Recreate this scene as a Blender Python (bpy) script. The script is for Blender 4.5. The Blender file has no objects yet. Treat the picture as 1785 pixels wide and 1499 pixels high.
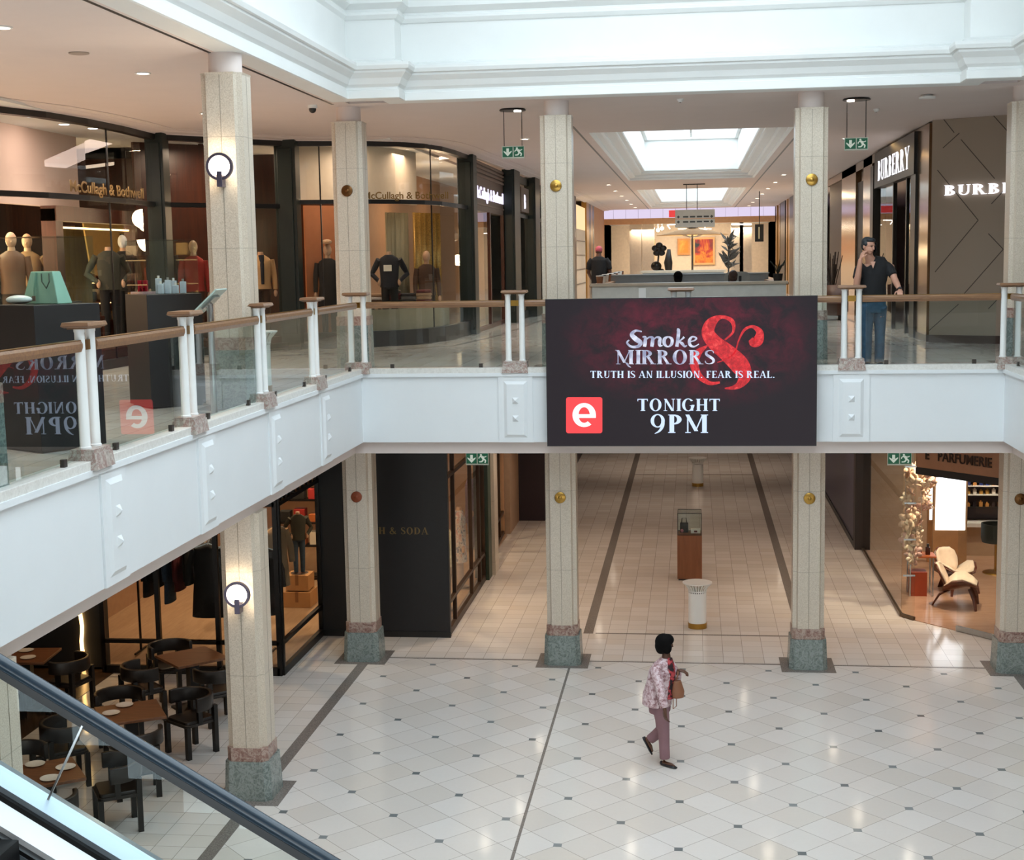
import bpy, math, random
from mathutils import Vector, Matrix
random.seed(7)
sc = bpy.context.scene
col = sc.collection
PI = math.pi
# ------------------------------------------------------------------ camera, world, exposure
F_PX, YAW, PITCH, ROLL = 2490.0, .1268, .1186, -.0176
CAM = Vector((1.211, -20.415, 6.18))
cy_, sy_, cp_, sp_ = math.cos(YAW), math.sin(YAW), math.cos(PITCH), math.sin(PITCH)
FWD = Vector((-sy_*cp_, cy_*cp_, -sp_)); R0 = Vector((cy_, sy_, 0)); U0 = R0.cross(FWD)
RT = R0*math.cos(ROLL) + U0*math.sin(ROLL); UP = U0*math.cos(ROLL) - R0*math.sin(ROLL)
cd = bpy.data.cameras.new('camera'); cam = bpy.data.objects.new('camera', cd); col.objects.link(cam)
cd.sensor_width = 36.0; cd.lens = F_PX/1785*36.0; cd.clip_start = .05; cd.clip_end = 300
cam.matrix_world = Matrix(((RT.x, UP.x, -FWD.x, CAM.x), (RT.y, UP.y, -FWD.y, CAM.y), (RT.z, UP.z, -FWD.z, CAM.z), (0, 0, 0, 1)))
sc.camera = cam
w = bpy.data.worlds.new('sky'); sc.world = w; w.use_nodes = True
wn = w.node_tree.nodes; bg = wn['Background']
bg.inputs[0].default_value = (.78, .91, 1.0, 1); bg.inputs[1].default_value = 4.7
sc.view_settings.view_transform = 'Standard'; sc.view_settings.look = 'None'
sc.view_settings.gamma = 1; sc.view_settings.use_curve_mapping = False
sc.view_settings.exposure = 0.0
sc.cycles.max_bounces = 9; sc.cycles.diffuse_bounces = 4; sc.cycles.glossy_bounces = 4
sc.cycles.transparent_max_bounces = 28; sc.cycles.transmission_bounces = 6
sc.cycles.sample_clamp_indirect = 6.0; sc.cycles.caustics_reflective = False; sc.cycles.caustics_refractive = False

def ray(x, y): return FWD + RT*((x-892.5)/F_PX) - UP*((y-749.5)/F_PX)
def onX(x, y, v): d = ray(x, y); return CAM + d*((v-CAM.x)/d.x)
def onY(x, y, v): d = ray(x, y); return CAM + d*((v-CAM.y)/d.y)
def onZ(x, y, v): d = ray(x, y); return CAM + d*((v-CAM.z)/d.z)

WARM = (1.0, .76, .54)
def lamp(kind, loc, power, color=WARM, size=.1, target=None, angle=1.6, blend=.6, parent=None, sy=None):
    l = bpy.data.lights.new('lamp_light', kind); l.energy = power; l.color = color
    if kind == 'AREA':
        l.size = size
        if sy: l.shape = 'RECTANGLE'; l.size_y = sy
    else: l.shadow_soft_size = size
    if kind == 'SPOT': l.spot_size = angle; l.spot_blend = blend
    o = bpy.data.objects.new('lamp_light', l); col.objects.link(o); o.location = loc
    if target is not None:
        d = Vector(target) - Vector(loc); o.rotation_euler = d.to_track_quat('-Z', 'Y').to_euler()
    if parent: o.parent = parent; o.matrix_parent_inverse = Matrix.Translation(-Vector(parent.location))
    return o

# ------------------------------------------------------------------ node materials
class NT:
    def __init__(s, name):
        s.m = bpy.data.materials.new(name); s.m.use_nodes = True
        s.t = s.m.node_tree; s.b = s.t.nodes['Principled BSDF']; s.out = s.t.nodes['Material Output']
    def n(s, typ, **kw):
        o = s.t.nodes.new(typ)
        for k, v in kw.items(): setattr(o, k, v)
        return o
    def put(s, sock, v):
        if isinstance(v, bpy.types.NodeSocket): s.t.links.new(v, sock)
        elif isinstance(v, (tuple, list)) and len(v) == 3 and sock.type == 'RGBA': sock.default_value = (*v, 1)
        else: sock.default_value = v
    def m_(s, op, a, b=0.0, c=None):
        o = s.n('ShaderNodeMath', operation=op); s.put(o.inputs[0], a); s.put(o.inputs[1], b)
        if c is not None: s.put(o.inputs[2], c)
        return o.outputs[0]
    def mix(s, f, a, b, mode='MIX'):
        o = s.n('ShaderNodeMix', data_type='RGBA', blend_type=mode)
        s.put(o.inputs[0], f); s.put(o.inputs[6], a); s.put(o.inputs[7], b); return o.outputs[2]
    def pos(s, world=True):
        o = s.n('ShaderNodeNewGeometry') if world else s.n('ShaderNodeTexCoord')
        v = o.outputs['Position'] if world else o.outputs['Object']
        p = s.n('ShaderNodeSeparateXYZ'); s.t.links.new(v, p.inputs[0]); return p.outputs[0], p.outputs[1], p.outputs[2], v
    def noise(s, vec, scale, detail=3, rough=.55, dist=0):
        o = s.n('ShaderNodeTexNoise'); s.t.links.new(vec, o.inputs['Vector'])
        o.inputs['Scale'].default_value = scale; o.inputs['Detail'].default_value = detail
        o.inputs['Roughness'].default_value = rough; o.inputs['Distortion'].default_value = dist; return o.outputs['Fac']
    def ramp(s, f, stops):
        o = s.n('ShaderNodeValToRGB'); s.put(o.inputs[0], f); e = o.color_ramp.elements
        while len(e) < len(stops): e.new(.5)
        for i, (p, c) in enumerate(stops): e[i].position = p; e[i].color = (*c, 1)
        return o.outputs[0]
    def white(s, x, y):
        c = s.n('ShaderNodeCombineXYZ'); s.put(c.inputs[0], x); s.put(c.inputs[1], y)
        o = s.n('ShaderNodeTexWhiteNoise', noise_dimensions='3D'); s.t.links.new(c.outputs[0], o.inputs[0]); return o.outputs[0]
    def set(s, **kw):
        names = dict(base='Base Color', rough='Roughness', metal='Metallic', spec='Specular IOR Level', coat='Coat Weight', emit='Emission Color', es='Emission Strength', sheen='Sheen Weight', ior='IOR')
        for k, v in kw.items(): s.put(s.b.inputs[names[k]], v)
        return s
    def bump(s, h, strength=.2, d=.01):
        o = s.n('ShaderNodeBump'); s.put(o.inputs['Height'], h); o.inputs['Strength'].default_value = strength; o.inputs['Distance'].default_value = d
        s.t.links.new(o.outputs[0], s.b.inputs['Normal'])
def srgb(h):
    if isinstance(h, str): c = [int(h[i:i+2], 16)/255 for i in (0, 2, 4)]
    else: c = h
    return tuple(x/12.92 if x <= .04045 else ((x+.055)/1.055)**2.4 for x in c)
MATS = {}
def plain(name, hexc, rough=.5, metal=0, var=.06, scale=8, spec=.5, coat=0):
    """procedural material: the colour with a fine tonal variation"""
    if name in MATS: return MATS[name]
    t = NT(name); x, y, z, v = t.pos(False)
    c = srgb(hexc); f = t.noise(v, scale, 4)
    lo = tuple(a*(1-var) for a in c); hi = tuple(min(1, a*(1+var)) for a in c)
    t.set(base=t.ramp(f, [(.3, lo), (.7, hi)]), rough=rough, metal=metal, spec=spec, coat=coat)
    MATS[name] = t.m; return t.m
def glow(name, rgb, strength):
    if name in MATS: return MATS[name]
    t = NT(name); t.set(base=(0, 0, 0), emit=rgb, es=strength, rough=.5); MATS[name] = t.m; return t.m
def glass(name, tint=(.93, .97, .96), ior=1.5, rough=0.0, boost=1.0):
    t = NT(name); tr = t.n('ShaderNodeBsdfTransparent'); tr.inputs[0].default_value = (*tint, 1)
    gl = t.n('ShaderNodeBsdfGlossy'); gl.inputs['Roughness'].default_value = rough
    fr = t.n('ShaderNodeFresnel'); fr.inputs[0].default_value = ior
    mx = t.n('ShaderNodeMixShader'); ge = t.n('ShaderNodeNewGeometry'); t.put(mx.inputs[0], t.m_('MULTIPLY', t.m_('MULTIPLY', fr.outputs[0], boost), t.m_('SUBTRACT', 1.0, ge.outputs['Backfacing'])))
    t.t.links.new(tr.outputs[0], mx.inputs[1]); t.t.links.new(gl.outputs[0], mx.inputs[2]); t.t.links.new(mx.outputs[0], t.out.inputs[0])
    return t.m

def tile_floor(name, diag):
    t = NT(name); x, y, z, v = t.pos(True)
    if diag:
        u = t.m_('DIVIDE', t.m_('ADD', x, .863), .638); w_ = t.m_('DIVIDE', t.m_('ADD', y, 3.945), .665)
        a = t.m_('MULTIPLY', t.m_('ADD', u, w_), .5); b = t.m_('MULTIPLY', t.m_('SUBTRACT', u, w_), .5)
        s = 2.0; size = .46
    else:
        a = t.m_('DIVIDE', t.m_('ADD', x, .5), .31); b = t.m_('DIVIDE', t.m_('ADD', y, 1.05), .31); s = 1.0; size = .31
    a2 = t.m_('MULTIPLY', a, s); b2 = t.m_('MULTIPLY', b, s)
    da = t.m_('ABSOLUTE', t.m_('SUBTRACT', a2, t.m_('ROUND', a2))); db = t.m_('ABSOLUTE', t.m_('SUBTRACT', b2, t.m_('ROUND', b2)))
    g = t.m_('LESS_THAN', t.m_('MINIMUM', da, db), .0032/size*1.2)
    wn_ = t.white(t.m_('FLOOR', a2), t.m_('FLOOR', b2))
    base = t.ramp(wn_, [(0, srgb('D6CFC7')), (.35, srgb('DED8D2')), (.8, srgb('E3DED9')), (1, srgb('D9D0C6'))])
    cl = t.noise(v, 2.2, 5, .6, .6)
    base = t.mix(t.m_('MULTIPLY', cl, .22), base, srgb('CBBFB2'), 'MIX')
    fine = t.noise(v, 22, 4, .6)
    base = t.mix(t.m_('MULTIPLY', fine, .12), base, srgb('B0A498'))
    base = t.mix(t.m_('MULTIPLY', g, .7), base, srgb('857A70'))
    if diag:
        ar, br = t.m_('ROUND', a), t.m_('ROUND', b)
        du = t.m_('MULTIPLY', t.m_('ABSOLUTE', t.m_('SUBTRACT', u, t.m_('ADD', ar, br))), .638)
        dv = t.m_('MULTIPLY', t.m_('ABSOLUTE', t.m_('SUBTRACT', w_, t.m_('SUBTRACT', ar, br))), .665)
        ins = t.m_('LESS_THAN', t.m_('MAXIMUM', du, dv), .045)
        base = t.mix(ins, base, t.ramp(t.white(ar, br), [(0, srgb('6A6F70')), (1, srgb('8E9292'))]))
    t.set(base=base, rough=t.m_('ADD', .075, t.m_('MULTIPLY', fine, .06)), spec=.5)
    t.bump(t.m_('MULTIPLY', g, -1.0), .12, .003)
    return t.m

def stone(name, dark, light, speck, scale=60, rough=.3, joints=None, vein=None):
    t = NT(name); x, y, z, v = t.pos(True)
    n1 = t.noise(v, scale, 5, .7); n2 = t.noise(v, 3.5, 4, .6, .8)
    b = t.ramp(n1, [(.36, srgb(speck)), (.47, srgb(dark)), (.62, srgb(light))])
    b = t.mix(t.m_('MULTIPLY', n2, .45), b, srgb(dark))
    if vein:
        n3 = t.noise(v, 7, 6, .65, 1.6)
        k = t.ramp(n3, [(.44, (0, 0, 0)), (.5, (1, 1, 1)), (.57, (0, 0, 0))])
        s = t.n('ShaderNodeSeparateColor'); t.t.links.new(k, s.inputs[0])
        b = t.mix(t.m_('MULTIPLY', s.outputs[0], .8), b, srgb(vein))
    if joints:
        dz = t.m_('ABSOLUTE', t.m_('SUBTRACT', t.m_('FRACT', t.m_('DIVIDE', t.m_('ADD', z, joints[1]), joints[0])), .5))
        b = t.mix(t.m_('MULTIPLY', t.m_('LESS_THAN', dz, .0035), .45), b, srgb('8A8072'))
    t.set(base=b, rough=rough)
    return t.m
def wood(name, c1, c2, axis=0, scale=3, rough=.4):
    t = NT(name); x, y, z, v = t.pos(False)
    mp = t.n('ShaderNodeMapping'); t.t.links.new(v, mp.inputs[0])
    k = [scale*6]*3; k[axis] = scale*.5; mp.inputs['Scale'].default_value = k
    f = t.noise(mp.outputs[0], 1.4, 6, .65, .7)
    t.set(base=t.ramp(f, [(.3, srgb(c1)), (.7, srgb(c2))]), rough=rough); return t.m

M = dict(
    atrium=tile_floor('cream_diagonal_tiles', True), tiles=tile_floor('cream_square_tiles', False),
    fascia=plain('cool_white_paint', 'E2E6E8', .5, var=.012, scale=2), plaster=plain('white_plaster', 'E6E8E6', .55, var=.015, scale=2), ceil=plain('ceiling_paint', 'DDD0CA', .7, var=.015, scale=2),
    column=stone('cream_granite', 'CABDAB', 'DCD1C1', 'B0A28F', 95, .28, joints=(1.22, .35)),
    green=stone('green_grey_marble', '6A7571', '87918D', '5B6561', 42, .25, vein='949D99'),
    red=stone('red_marble', '8C6A60', 'A98E82', '6B4B45', 24, .3, vein='BDAC9E'),
    base=stone('mottled_marble', 'ADA49B', 'C9C0B7', '8E8078', 26, .35, vein='8C625A'),
    curb=stone('pale_marble_curb', 'D8D6D0', 'E2E0DA', 'CFCCC4', 30, .3),
    band=stone('dark_grey_granite_band', '77706B', '8E8781', '56504C', 60, .22),
    white=plain('white_enamel', 'EEF0EE', .3, var=.01), brass=plain('brass', 'B08A45', .28, 1, var=.08, scale=14),
    railwood=wood('oiled_oak', '73523E', '96714F', 0, 4, .32),
    black=plain('black_metal', '141414', .35, var=.1), dgreen=plain('dark_green_paint', '15211D', .42, var=.08),
    dark=plain('charcoal_board', '19181A', .5, var=.1), steel=plain('brushed_steel', 'B9BDBF', .28, 1, var=.04, scale=30),
    darkwood=wood('dark_mahogany', '3A1A0E', '55291A', 2, 3, .35), cream=plain('cream_wall', 'CFC0AC', .7, var=.03),
    pink=plain('pinkish_wall', 'C9AFA0', .75, var=.03, scale=1.5),
    glass=glass('clear_glass'), shopglass=glass('shop_glass', (.93, .95, .94), 1.52, 0, .75), railglass=glass('balustrade_glass', (.88, .94, .93), 1.5, 0, 1.7),
    lampglow=glow('lamp_glow', (1, .86, .68), 26), coolglow=glow('cool_lamp_glow', (.86, .9, 1), 22),
)
# ------------------------------------------------------------------ mesh builder
class MB:
    def __init__(s): s.v = []; s.f = []
    def add(s, vs, fs):
        o = len(s.v); s.v += [tuple(p) for p in vs]; s.f += [tuple(i+o for i in f) for f in fs]; return s
    def box(s, x0, x1, y0, y1, z0, z1):
        return s.add([(x0, y0, z0), (x1, y0, z0), (x1, y1, z0), (x0, y1, z0), (x0, y0, z1), (x1, y0, z1), (x1, y1, z1), (x0, y1, z1)],
                     [(0, 3, 2, 1), (4, 5, 6, 7), (0, 1, 5, 4), (1, 2, 6, 5), (2, 3, 7, 6), (3, 0, 4, 7)])
    def prism(s, poly, z0, z1, top=1.0, c=None):
        n = len(poly); cx, cy = c or (sum(p[0] for p in poly)/n, sum(p[1] for p in poly)/n)
        a = [(p[0], p[1], z0) for p in poly] + [(cx+(p[0]-cx)*top, cy+(p[1]-cy)*top, z1) for p in poly]
        return s.add(a, [tuple(reversed(range(n))), tuple(range(n, 2*n))] + [(i, (i+1) % n, n+(i+1) % n, n+i) for i in range(n)])
    def obox(s, c, ax, ay, az):
        """box about c with half-extent vectors"""
        c, ax, ay, az = map(Vector, (c, ax, ay, az)); vs = []
        for k in (-1, 1):
            for i, j in ((-1, -1), (1, -1), (1, 1), (-1, 1)): vs.append(c+ax*i+ay*j+az*k)
        return s.add(vs, [(0, 3, 2, 1), (4, 5, 6, 7), (0, 1, 5, 4), (1, 2, 6, 5), (2, 3, 7, 6), (3, 0, 4, 7)])
    def bar(s, a, b, w, h, up=(0, 0, 1)):
        a, b = Vector(a), Vector(b); d = (b-a); u = Vector(up); sd = d.cross(u)
        if sd.length < 1e-6: sd = d.cross(Vector((1, 0, 0)))
        sd.normalize(); u = sd.cross(d).normalized()
        return s.obox((a+b)/2, d/2, sd*w/2, u*h/2)
    def loft(s, secs, n=16, caps=True, side=None):
        """secs: (centre, r1, r2[, side]) ellipse sections along a polyline"""
        pts = [Vector(q[0]) for q in secs]; o = len(s.v); m = len(secs)
        for i, q in enumerate(secs):
            t = (pts[min(i+1, m-1)]-pts[max(i-1, 0)])
            if len(q) > 4: t = Vector(q[4])
            t.normalize(); sd = Vector(q[3]) if len(q) > 3 and q[3] is not None else (Vector(side) if side else Vector((1, 0, 0)))
            if abs(t.dot(sd.normalized())) > .98: sd = Vector((0, 1, 0))
            a = (sd - t*sd.dot(t)).normalized(); b = t.cross(a)
            for k in range(n):
                th = 2*PI*k/n; s.v.append(tuple(pts[i] + a*q[1]*math.cos(th) + b*q[2]*math.sin(th)))
        for i in range(m-1):
            for k in range(n): s.f.append((o+i*n+k, o+i*n+(k+1) % n, o+(i+1)*n+(k+1) % n, o+(i+1)*n+k))
        if caps: s.f.append(tuple(o+k for k in reversed(range(n)))); s.f.append(tuple(o+(m-1)*n+k for k in range(n)))
        return s
    def tube(s, pts, r, n=10):
        rs = r if isinstance(r, (list, tuple)) else [r]*len(pts)
        return s.loft([(p, q, q) for p, q in zip(pts, rs)], n)
    def cyl(s, x, y, z0, z1, r, r1=None, n=20): return s.loft([((x, y, z0), r, r), ((x, y, z1), r1 or r, r1 or r)], n)
    def lathe(s, x, y, prof, n=24):
        return s.loft([((x, y, z), max(r, 1e-4), max(r, 1e-4), (1, 0, 0), (0, 0, 1)) for r, z in prof], n)
    def ell(s, c, rx, ry, rz, n=16, m=9, rot=None):
        o = len(s.v); c = Vector(c)
        for i in range(m+1):
            ph = PI*i/m
            for k in range(n):
                p = Vector((rx*math.sin(ph)*math.cos(2*PI*k/n), ry*math.sin(ph)*math.sin(2*PI*k/n), -rz*math.cos(ph)))
                if rot is not None: p = rot @ p
                s.v.append(tuple(c+p))
        for i in range(m):
            for k in range(n): s.f.append((o+i*n+k, o+i*n+(k+1) % n, o+(i+1)*n+(k+1) % n, o+(i+1)*n+k))
        return s
    def strip(s, path, z0, z1, th):
        """upright wall following a plan polyline, of thickness th"""
        n = len(path); P = [Vector((p[0], p[1], 0)) for p in path]; L = []; Rr = []
        for i in range(n):
            d = (P[min(i+1, n-1)]-P[max(i-1, 0)]).normalized(); nn = Vector((-d.y, d.x, 0))*th/2
            L.append(P[i]+nn); Rr.append(P[i]-nn)
        vs = []
        for a, b in zip(L, Rr): vs += [(a.x, a.y, z0), (b.x, b.y, z0), (b.x, b.y, z1), (a.x, a.y, z1)]
        fs = [(0, 1, 2, 3), tuple(4*(n-1)+k for k in (3, 2, 1, 0))]
        for i in range(n-1):
            for k in range(4): fs.append((4*i+k, 4*i+4+k, 4*i+4+(k+1) % 4, 4*i+(k+1) % 4))
        return s.add(vs, fs)
    def sweep(s, prof, path, closed=False):
        """prof: (outward offset, z) points; outward = to the right of travel along the plan path"""
        n = len(path); P = [Vector((p[0], p[1])) for p in path]; m = len(prof); o = len(s.v)
        for i in range(n):
            a = P[i]-P[i-1] if (i or closed) else P[1]-P[0]
            b = P[(i+1) % n]-P[i] if (i < n-1 or closed) else a
            a = a.normalized(); b = b.normalized(); na = Vector((a.y, -a.x)); nb = Vector((b.y, -b.x)); k = na+nb; k = k/max(.2, k.dot(na))
            for off, z in prof: s.v.append((P[i].x+k.x*off, P[i].y+k.y*off, z))
        for i in range(n if closed else n-1):
            j = (i+1) % n
            for q in range(m-1): s.f.append((o+i*m+q, o+j*m+q, o+j*m+q+1, o+i*m+q+1))
        return s
    def poly(s, pts): return s.add(pts, [tuple(range(len(pts)))])
    def build(s, name, mat, parent=None, smooth=False, bevel=0, solid=0):
        me = bpy.data.meshes.new(name)
        off = Vector(parent.location) if parent is not None else Vector((0, 0, 0)); q = parent.parent if parent is not None else None
        while q is not None: off += q.location; q = q.parent
        me.from_pydata([tuple(Vector(p)-off) for p in s.v], [], s.f); me.validate()
        if isinstance(mat, (list, tuple)):
            for k in mat: me.materials.append(k)
        else: me.materials.append(mat)
        o = bpy.data.objects.new(name, me); col.objects.link(o)
        if parent is not None: o.parent = parent
        if smooth:
            for p in me.polygons: p.use_smooth = True
            if smooth is not True:
                try: me.set_sharp_from_angle(angle=smooth)
                except Exception: pass
        if bevel: b = o.modifiers.new('bevel', 'BEVEL'); b.width = bevel; b.segments = 2; b.limit_method = 'ANGLE'
        if solid: b = o.modifiers.new('solid', 'SOLIDIFY'); b.thickness = solid; b.offset = 0
        return o
SM = .7
def thing(name, label, cat, loc=(0, 0, 0), group=None):
    o = bpy.data.objects.new(name, None); col.objects.link(o); o.location = loc; o.empty_display_size = .1
    return tag(o, label, cat, group)
def tag(o, label, cat, group=None):
    o['label'] = label; o['category'] = cat
    if group: o['group'] = group
    return o
def struct(o): o['kind'] = 'structure'; return o
def children(o): return [c for c in o.children]
def dup(root, loc, rz=0, label=None):
    r = root.copy(); col.objects.link(r); r.location = loc; r.rotation_euler = (0, 0, rz)
    if label: r['label'] = label
    for ch in list(root.children):
        c = ch.copy(); col.objects.link(c); c.parent = r
        for g in ch.children: d = g.copy(); col.objects.link(d); d.parent = c
    return r
def ordinal(i): return ('first', 'second', 'third', 'fourth', 'fifth', 'sixth', 'seventh', 'eighth', 'ninth', 'tenth')[i]
# ================================================================== the setting
ZF, ZC, ZB = 4.57, 8.5, 3.37          # upper floor, upper ceiling, underside of the slab
XA, XB, XL, XR = -3.75, 5.65, -3.6, 5.5
# lower floor
struct(MB().box(-3.87, 6.05, -19, 1.05, -.2, 0).build('floor', M['atrium']))
struct(MB().box(-14, -3.87, -19, 1.05, -.2, 0).build('floor', M['tiles']))
struct(MB().box(-14, 6.05, 1.05, 60, -.2, 0).build('floor', M['tiles']))
struct(MB().box(6.05, 12, -19, 60, -.2, 0).build('floor', M['tiles']))
trims = MB()
struct(MB().box(-3.95, -3.79, -19, 1.05, 0, .003).build('trim_1', M['band']))
struct(MB().box(-3.87, 5.93, 1.03, 1.075, 0, .0025).build('trim_2', M['band']))
struct(MB().box(-.4, 2.8, 2.69, 2.74, 0, .0025).build('trim_3', M['band']))
struct(MB().box(-.6, -.44, 2.69, 55, 0, .003).build('trim_4', M['band']))
struct(MB().box(2.9, 3.06, 2.69, 55, 0, .003).build('trim_5', M['band']))
struct(MB().box(-.68, -.645, -19, 1.05, 0, .0025).build('trim_6', M['band']))
struct(MB().box(5.86, 6.02, -19, 1.05, 0, .003).build('trim_7', M['band']))
struct(MB().box(-.5, 3.0, 20.2, 20.26, 0, .0025).build('trim_8', M['band']))
# upper floor slabs with ceiling underneath
struct(MB().box(-14, XA, -11.7, 60, ZB, ZF-.02).build('floor_upper_left', M['ceil']))
struct(MB().box(XA, XB, .12, 60, ZB, ZF-.02).build('floor_upper_back', M['ceil']))
struct(MB().box(XB, 12, -11.7, 60, ZB, ZF-.02).build('floor_upper_right', M['ceil']))
struct(MB().box(-14, 12, -30, -18.6, ZB, ZF).build('floor_upper_near', M['ceil']))
struct(MB().box(-14, XA, -11.7, 60, ZF-.02, ZF).box(XA, XB, .12, 60, ZF-.02, ZF).box(XB, 12, -11.7, 60, ZF-.02, ZF).build('floor_upper', M['tiles']))
# inlaid line on the upper floor following the left shopfront
struct(MB().strip([(-7.2, 1.0), (-6.6, 3.6), (-4.6, 4.9), (-3.3, 6.5), (-2.9, 10), (-2.6, 24)], ZF, ZF+.003, .1).build('trim_9', M['band']))
struct(MB().strip([(3.4, 6), (5.0, 6.2), (5.05, 26)], ZF, ZF+.003, .1).build('trim_10', M['band']))
# fascia: white panels with raised pilaster plates and pyramid studs
def fascia(name, axis, a0, a1, face, out, posts):
    m = MB()
    def bx(u0, u1, d0, d1, z0, z1):
        lo, hi = sorted((face+out*d0, face+out*d1))
        m.box(u0, u1, lo, hi, z0, z1) if axis == 'x' else m.box(lo, hi, u0, u1, z0, z1)
    def fr(u0, u1, d0, d1, z0, z1, k):
        """a raised plate with bevelled edges, its front face smaller by k"""
        A = [(u0, z0), (u1, z0), (u1, z1), (u0, z1)]; B = [(u0+k, z0+k), (u1-k, z0+k), (u1-k, z1-k), (u0+k, z1-k)]
        P = lambda u, d, z: (u, face+out*d, z) if axis == 'x' else (face+out*d, u, z)
        m.add([P(u, d0, z) for u, z in A]+[P(u, d1, z) for u, z in B], [(0, 1, 5, 4), (1, 2, 6, 5), (2, 3, 7, 6), (3, 0, 4, 7), (4, 5, 6, 7)])
    bx(a0, a1, -.15, 0, 3.55, 4.51)
    for p in posts:
        bx(p-.25, p+.25, 0, .02, 3.55, 4.51)
        fr(p-.17, p+.17, .02, .045, 3.62, 4.44, .045)
        for z in (3.9, 4.16): fr(p-.045, p+.045, .045, .085, z-.045, z+.045, .044)
    bx(a0, a1, 0, .035, 4.51, 4.56)
    return struct(m.build(name, M['fascia']))
LP = [-9.4, -7.07, -4.7, -2.4]; FP = [-1.33, 1.05, 3.42]
fascia('trim_11', 'y', -11.7, .0, XL, 1, [p+.25 for p in LP])
fascia('trim_12', 'x', XL, XR, 0, -1, FP)
fascia('trim_13', 'y', -11.7, .0, XR, -1, [p+.25 for p in LP])
# curb under the balustrade
struct(MB().box(XA-.02, XL+.02, -11.7, .0, 4.55, 4.635).build('trim_15', M['curb'], bevel=.006))
struct(MB().box(XA-.02, XB+.02, -.02, .16, 4.55, 4.635).build('trim_16', M['curb'], bevel=.006))
struct(MB().box(XR-.02, XB+.02, -11.7, -.02, 4.55, 4.635).build('trim_17', M['curb'], bevel=.006))
# upper ceiling, with wells for two corridor skylights
CX, HW = 1.18, 1.38
def frame_holes(m, x0, x1, y0, y1, holes, z0, z1):
    y = y0
    for (a0, a1, b0, b1) in holes:
        m.box(x0, x1, y, b0, z0, z1); m.box(x0, a0, b0, b1, z0, z1); m.box(a1, x1, b0, b1, z0, z1); y = b1
    m.box(x0, x1, y, y1, z0, z1)
OFF = .5
wells = [(7.1, 23.2), (30.2, 47.6)]
holes = [(CX-HW-OFF, CX+HW+OFF, a-OFF, b+OFF) for a, b in wells]
m = MB(); frame_holes(m, -14, 12, .58, 60, holes, ZC, ZC+.3)
m.box(-14, XL-.2, -14, .58, ZC, ZC+.3); m.box(XR+.2, 12, -14, .58, ZC, ZC+.3)
struct(m.build('ceiling', M['ceil']))
prof = [(OFF, ZC+.0), (OFF-.05, ZC+.03), (OFF-.05, ZC+.06), (OFF-.16, ZC+.08), (OFF-.2, ZC+.11), (OFF-.2, ZC+.14), (.14, ZC+.17), (.1, ZC+.19), (.1, ZC+.22), (.02, ZC+.235), (0, ZC+.26), (0, ZC+1.25), (.0, ZC+1.3)]
for i, (a, b) in enumerate(wells):
    path = [(CX-HW, a), (CX-HW, b), (CX+HW, b), (CX+HW, a)]
    mm = MB().sweep([(-o, z) for o, z in prof], path, True)
    struct(mm.build('trim_18' if i == 0 else 'trim_19', M['plaster']))
    g = MB(); zz = ZC+1.25
    g.sweep([(0, zz-.1), (.1, zz-.1), (.1, zz+.03)], path, True)
    k = a+2.4
    while k < b-.5: g.box(CX-HW, CX+HW, k-.03, k+.03, zz-.04, zz+.03); k += 2.4
    g.box(CX-.03, CX+.03, a, b, zz-.04, zz+.03)
    struct(g.build('window_%d' % (i+1), M['plaster']))
# shadow-gap slots in the ceiling
struct(MB().box(-4.07, -4.03, -14, .6, ZC-.004, ZC).box(-.9, -.86, 5.2, 50, ZC-.004, ZC).box(3.22, 3.26, 5.2, 50, ZC-.004, ZC).build('trim_20', M['black']))
# entablature round the atrium with projecting corner piers, upper wall, crown
ent = [(.3, ZC-.001), (.16, ZC-.001), (.02, ZC), (0, ZC+.01), (0, ZC+.12), (.02, ZC+.13), (.02, ZC+.16), (-.02, ZC+.2), (-.06, ZC+.28), (-.13, ZC+.35), (-.13, ZC+.38), (-.17, ZC+.39), (-.19, ZC+.44), (-.19, ZC+.48), (-.06, ZC+.5), (-.06, ZC+.52), (.02, ZC+.54), (.05, ZC+.56), (.05, ZC+1.1), (.02, ZC+1.11), (-.02, ZC+1.16), (-.02, ZC+1.2), (.0, ZC+1.21), (.0, ZC+1.24), (-.1, ZC+1.31), (-.1, ZC+1.4), (.05, ZC+1.4), (.05, ZC+2.6), (.3, ZC+2.6)]
ep = [(-3.68, -19), (-3.68, .0), (-2.93, .0), (-2.93, .45), (4.9, .45), (4.9, -.02), (5.62, -.02), (5.62, -19)]
struct(MB().sweep([(-o, z) for o, z in ent], ep).build('trim_21', M['plaster']))
struct(MB().box(-14, -3.7, -19, .9, ZC+.3, ZC+2.6).box(-14, 12, .9, 1.1, ZC+.3, ZC+2.6).box(5.7, 12, -19, .9, ZC+.3, ZC+2.6).build('wall_upper', M['plaster']))
struct(MB().box(-3.8, -2.2, -18.6, .9, ZC+2.6, ZC+2.8).box(4.1, 5.8, -18.6, .9, ZC+2.6, ZC+2.8).box(-2.2, 4.1, -1.0, .9, ZC+2.6, ZC+2.8).box(-2.2, 4.1, -18.6, -17.2, ZC+2.6, ZC+2.8).build('ceiling_added_shade', M['plaster']))  # unseen roof border, added to narrow the opening and dim the upper walls
rb = MB()
for k in range(8): rb.box(-2.2, 4.1, -17+2.15*k, -16.94+2.15*k, ZC+2.66, ZC+2.76)
rb.box(.92, .98, -17.2, -1, ZC+2.66, ZC+2.76); struct(rb.build('window_20', M['plaster']))
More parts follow.
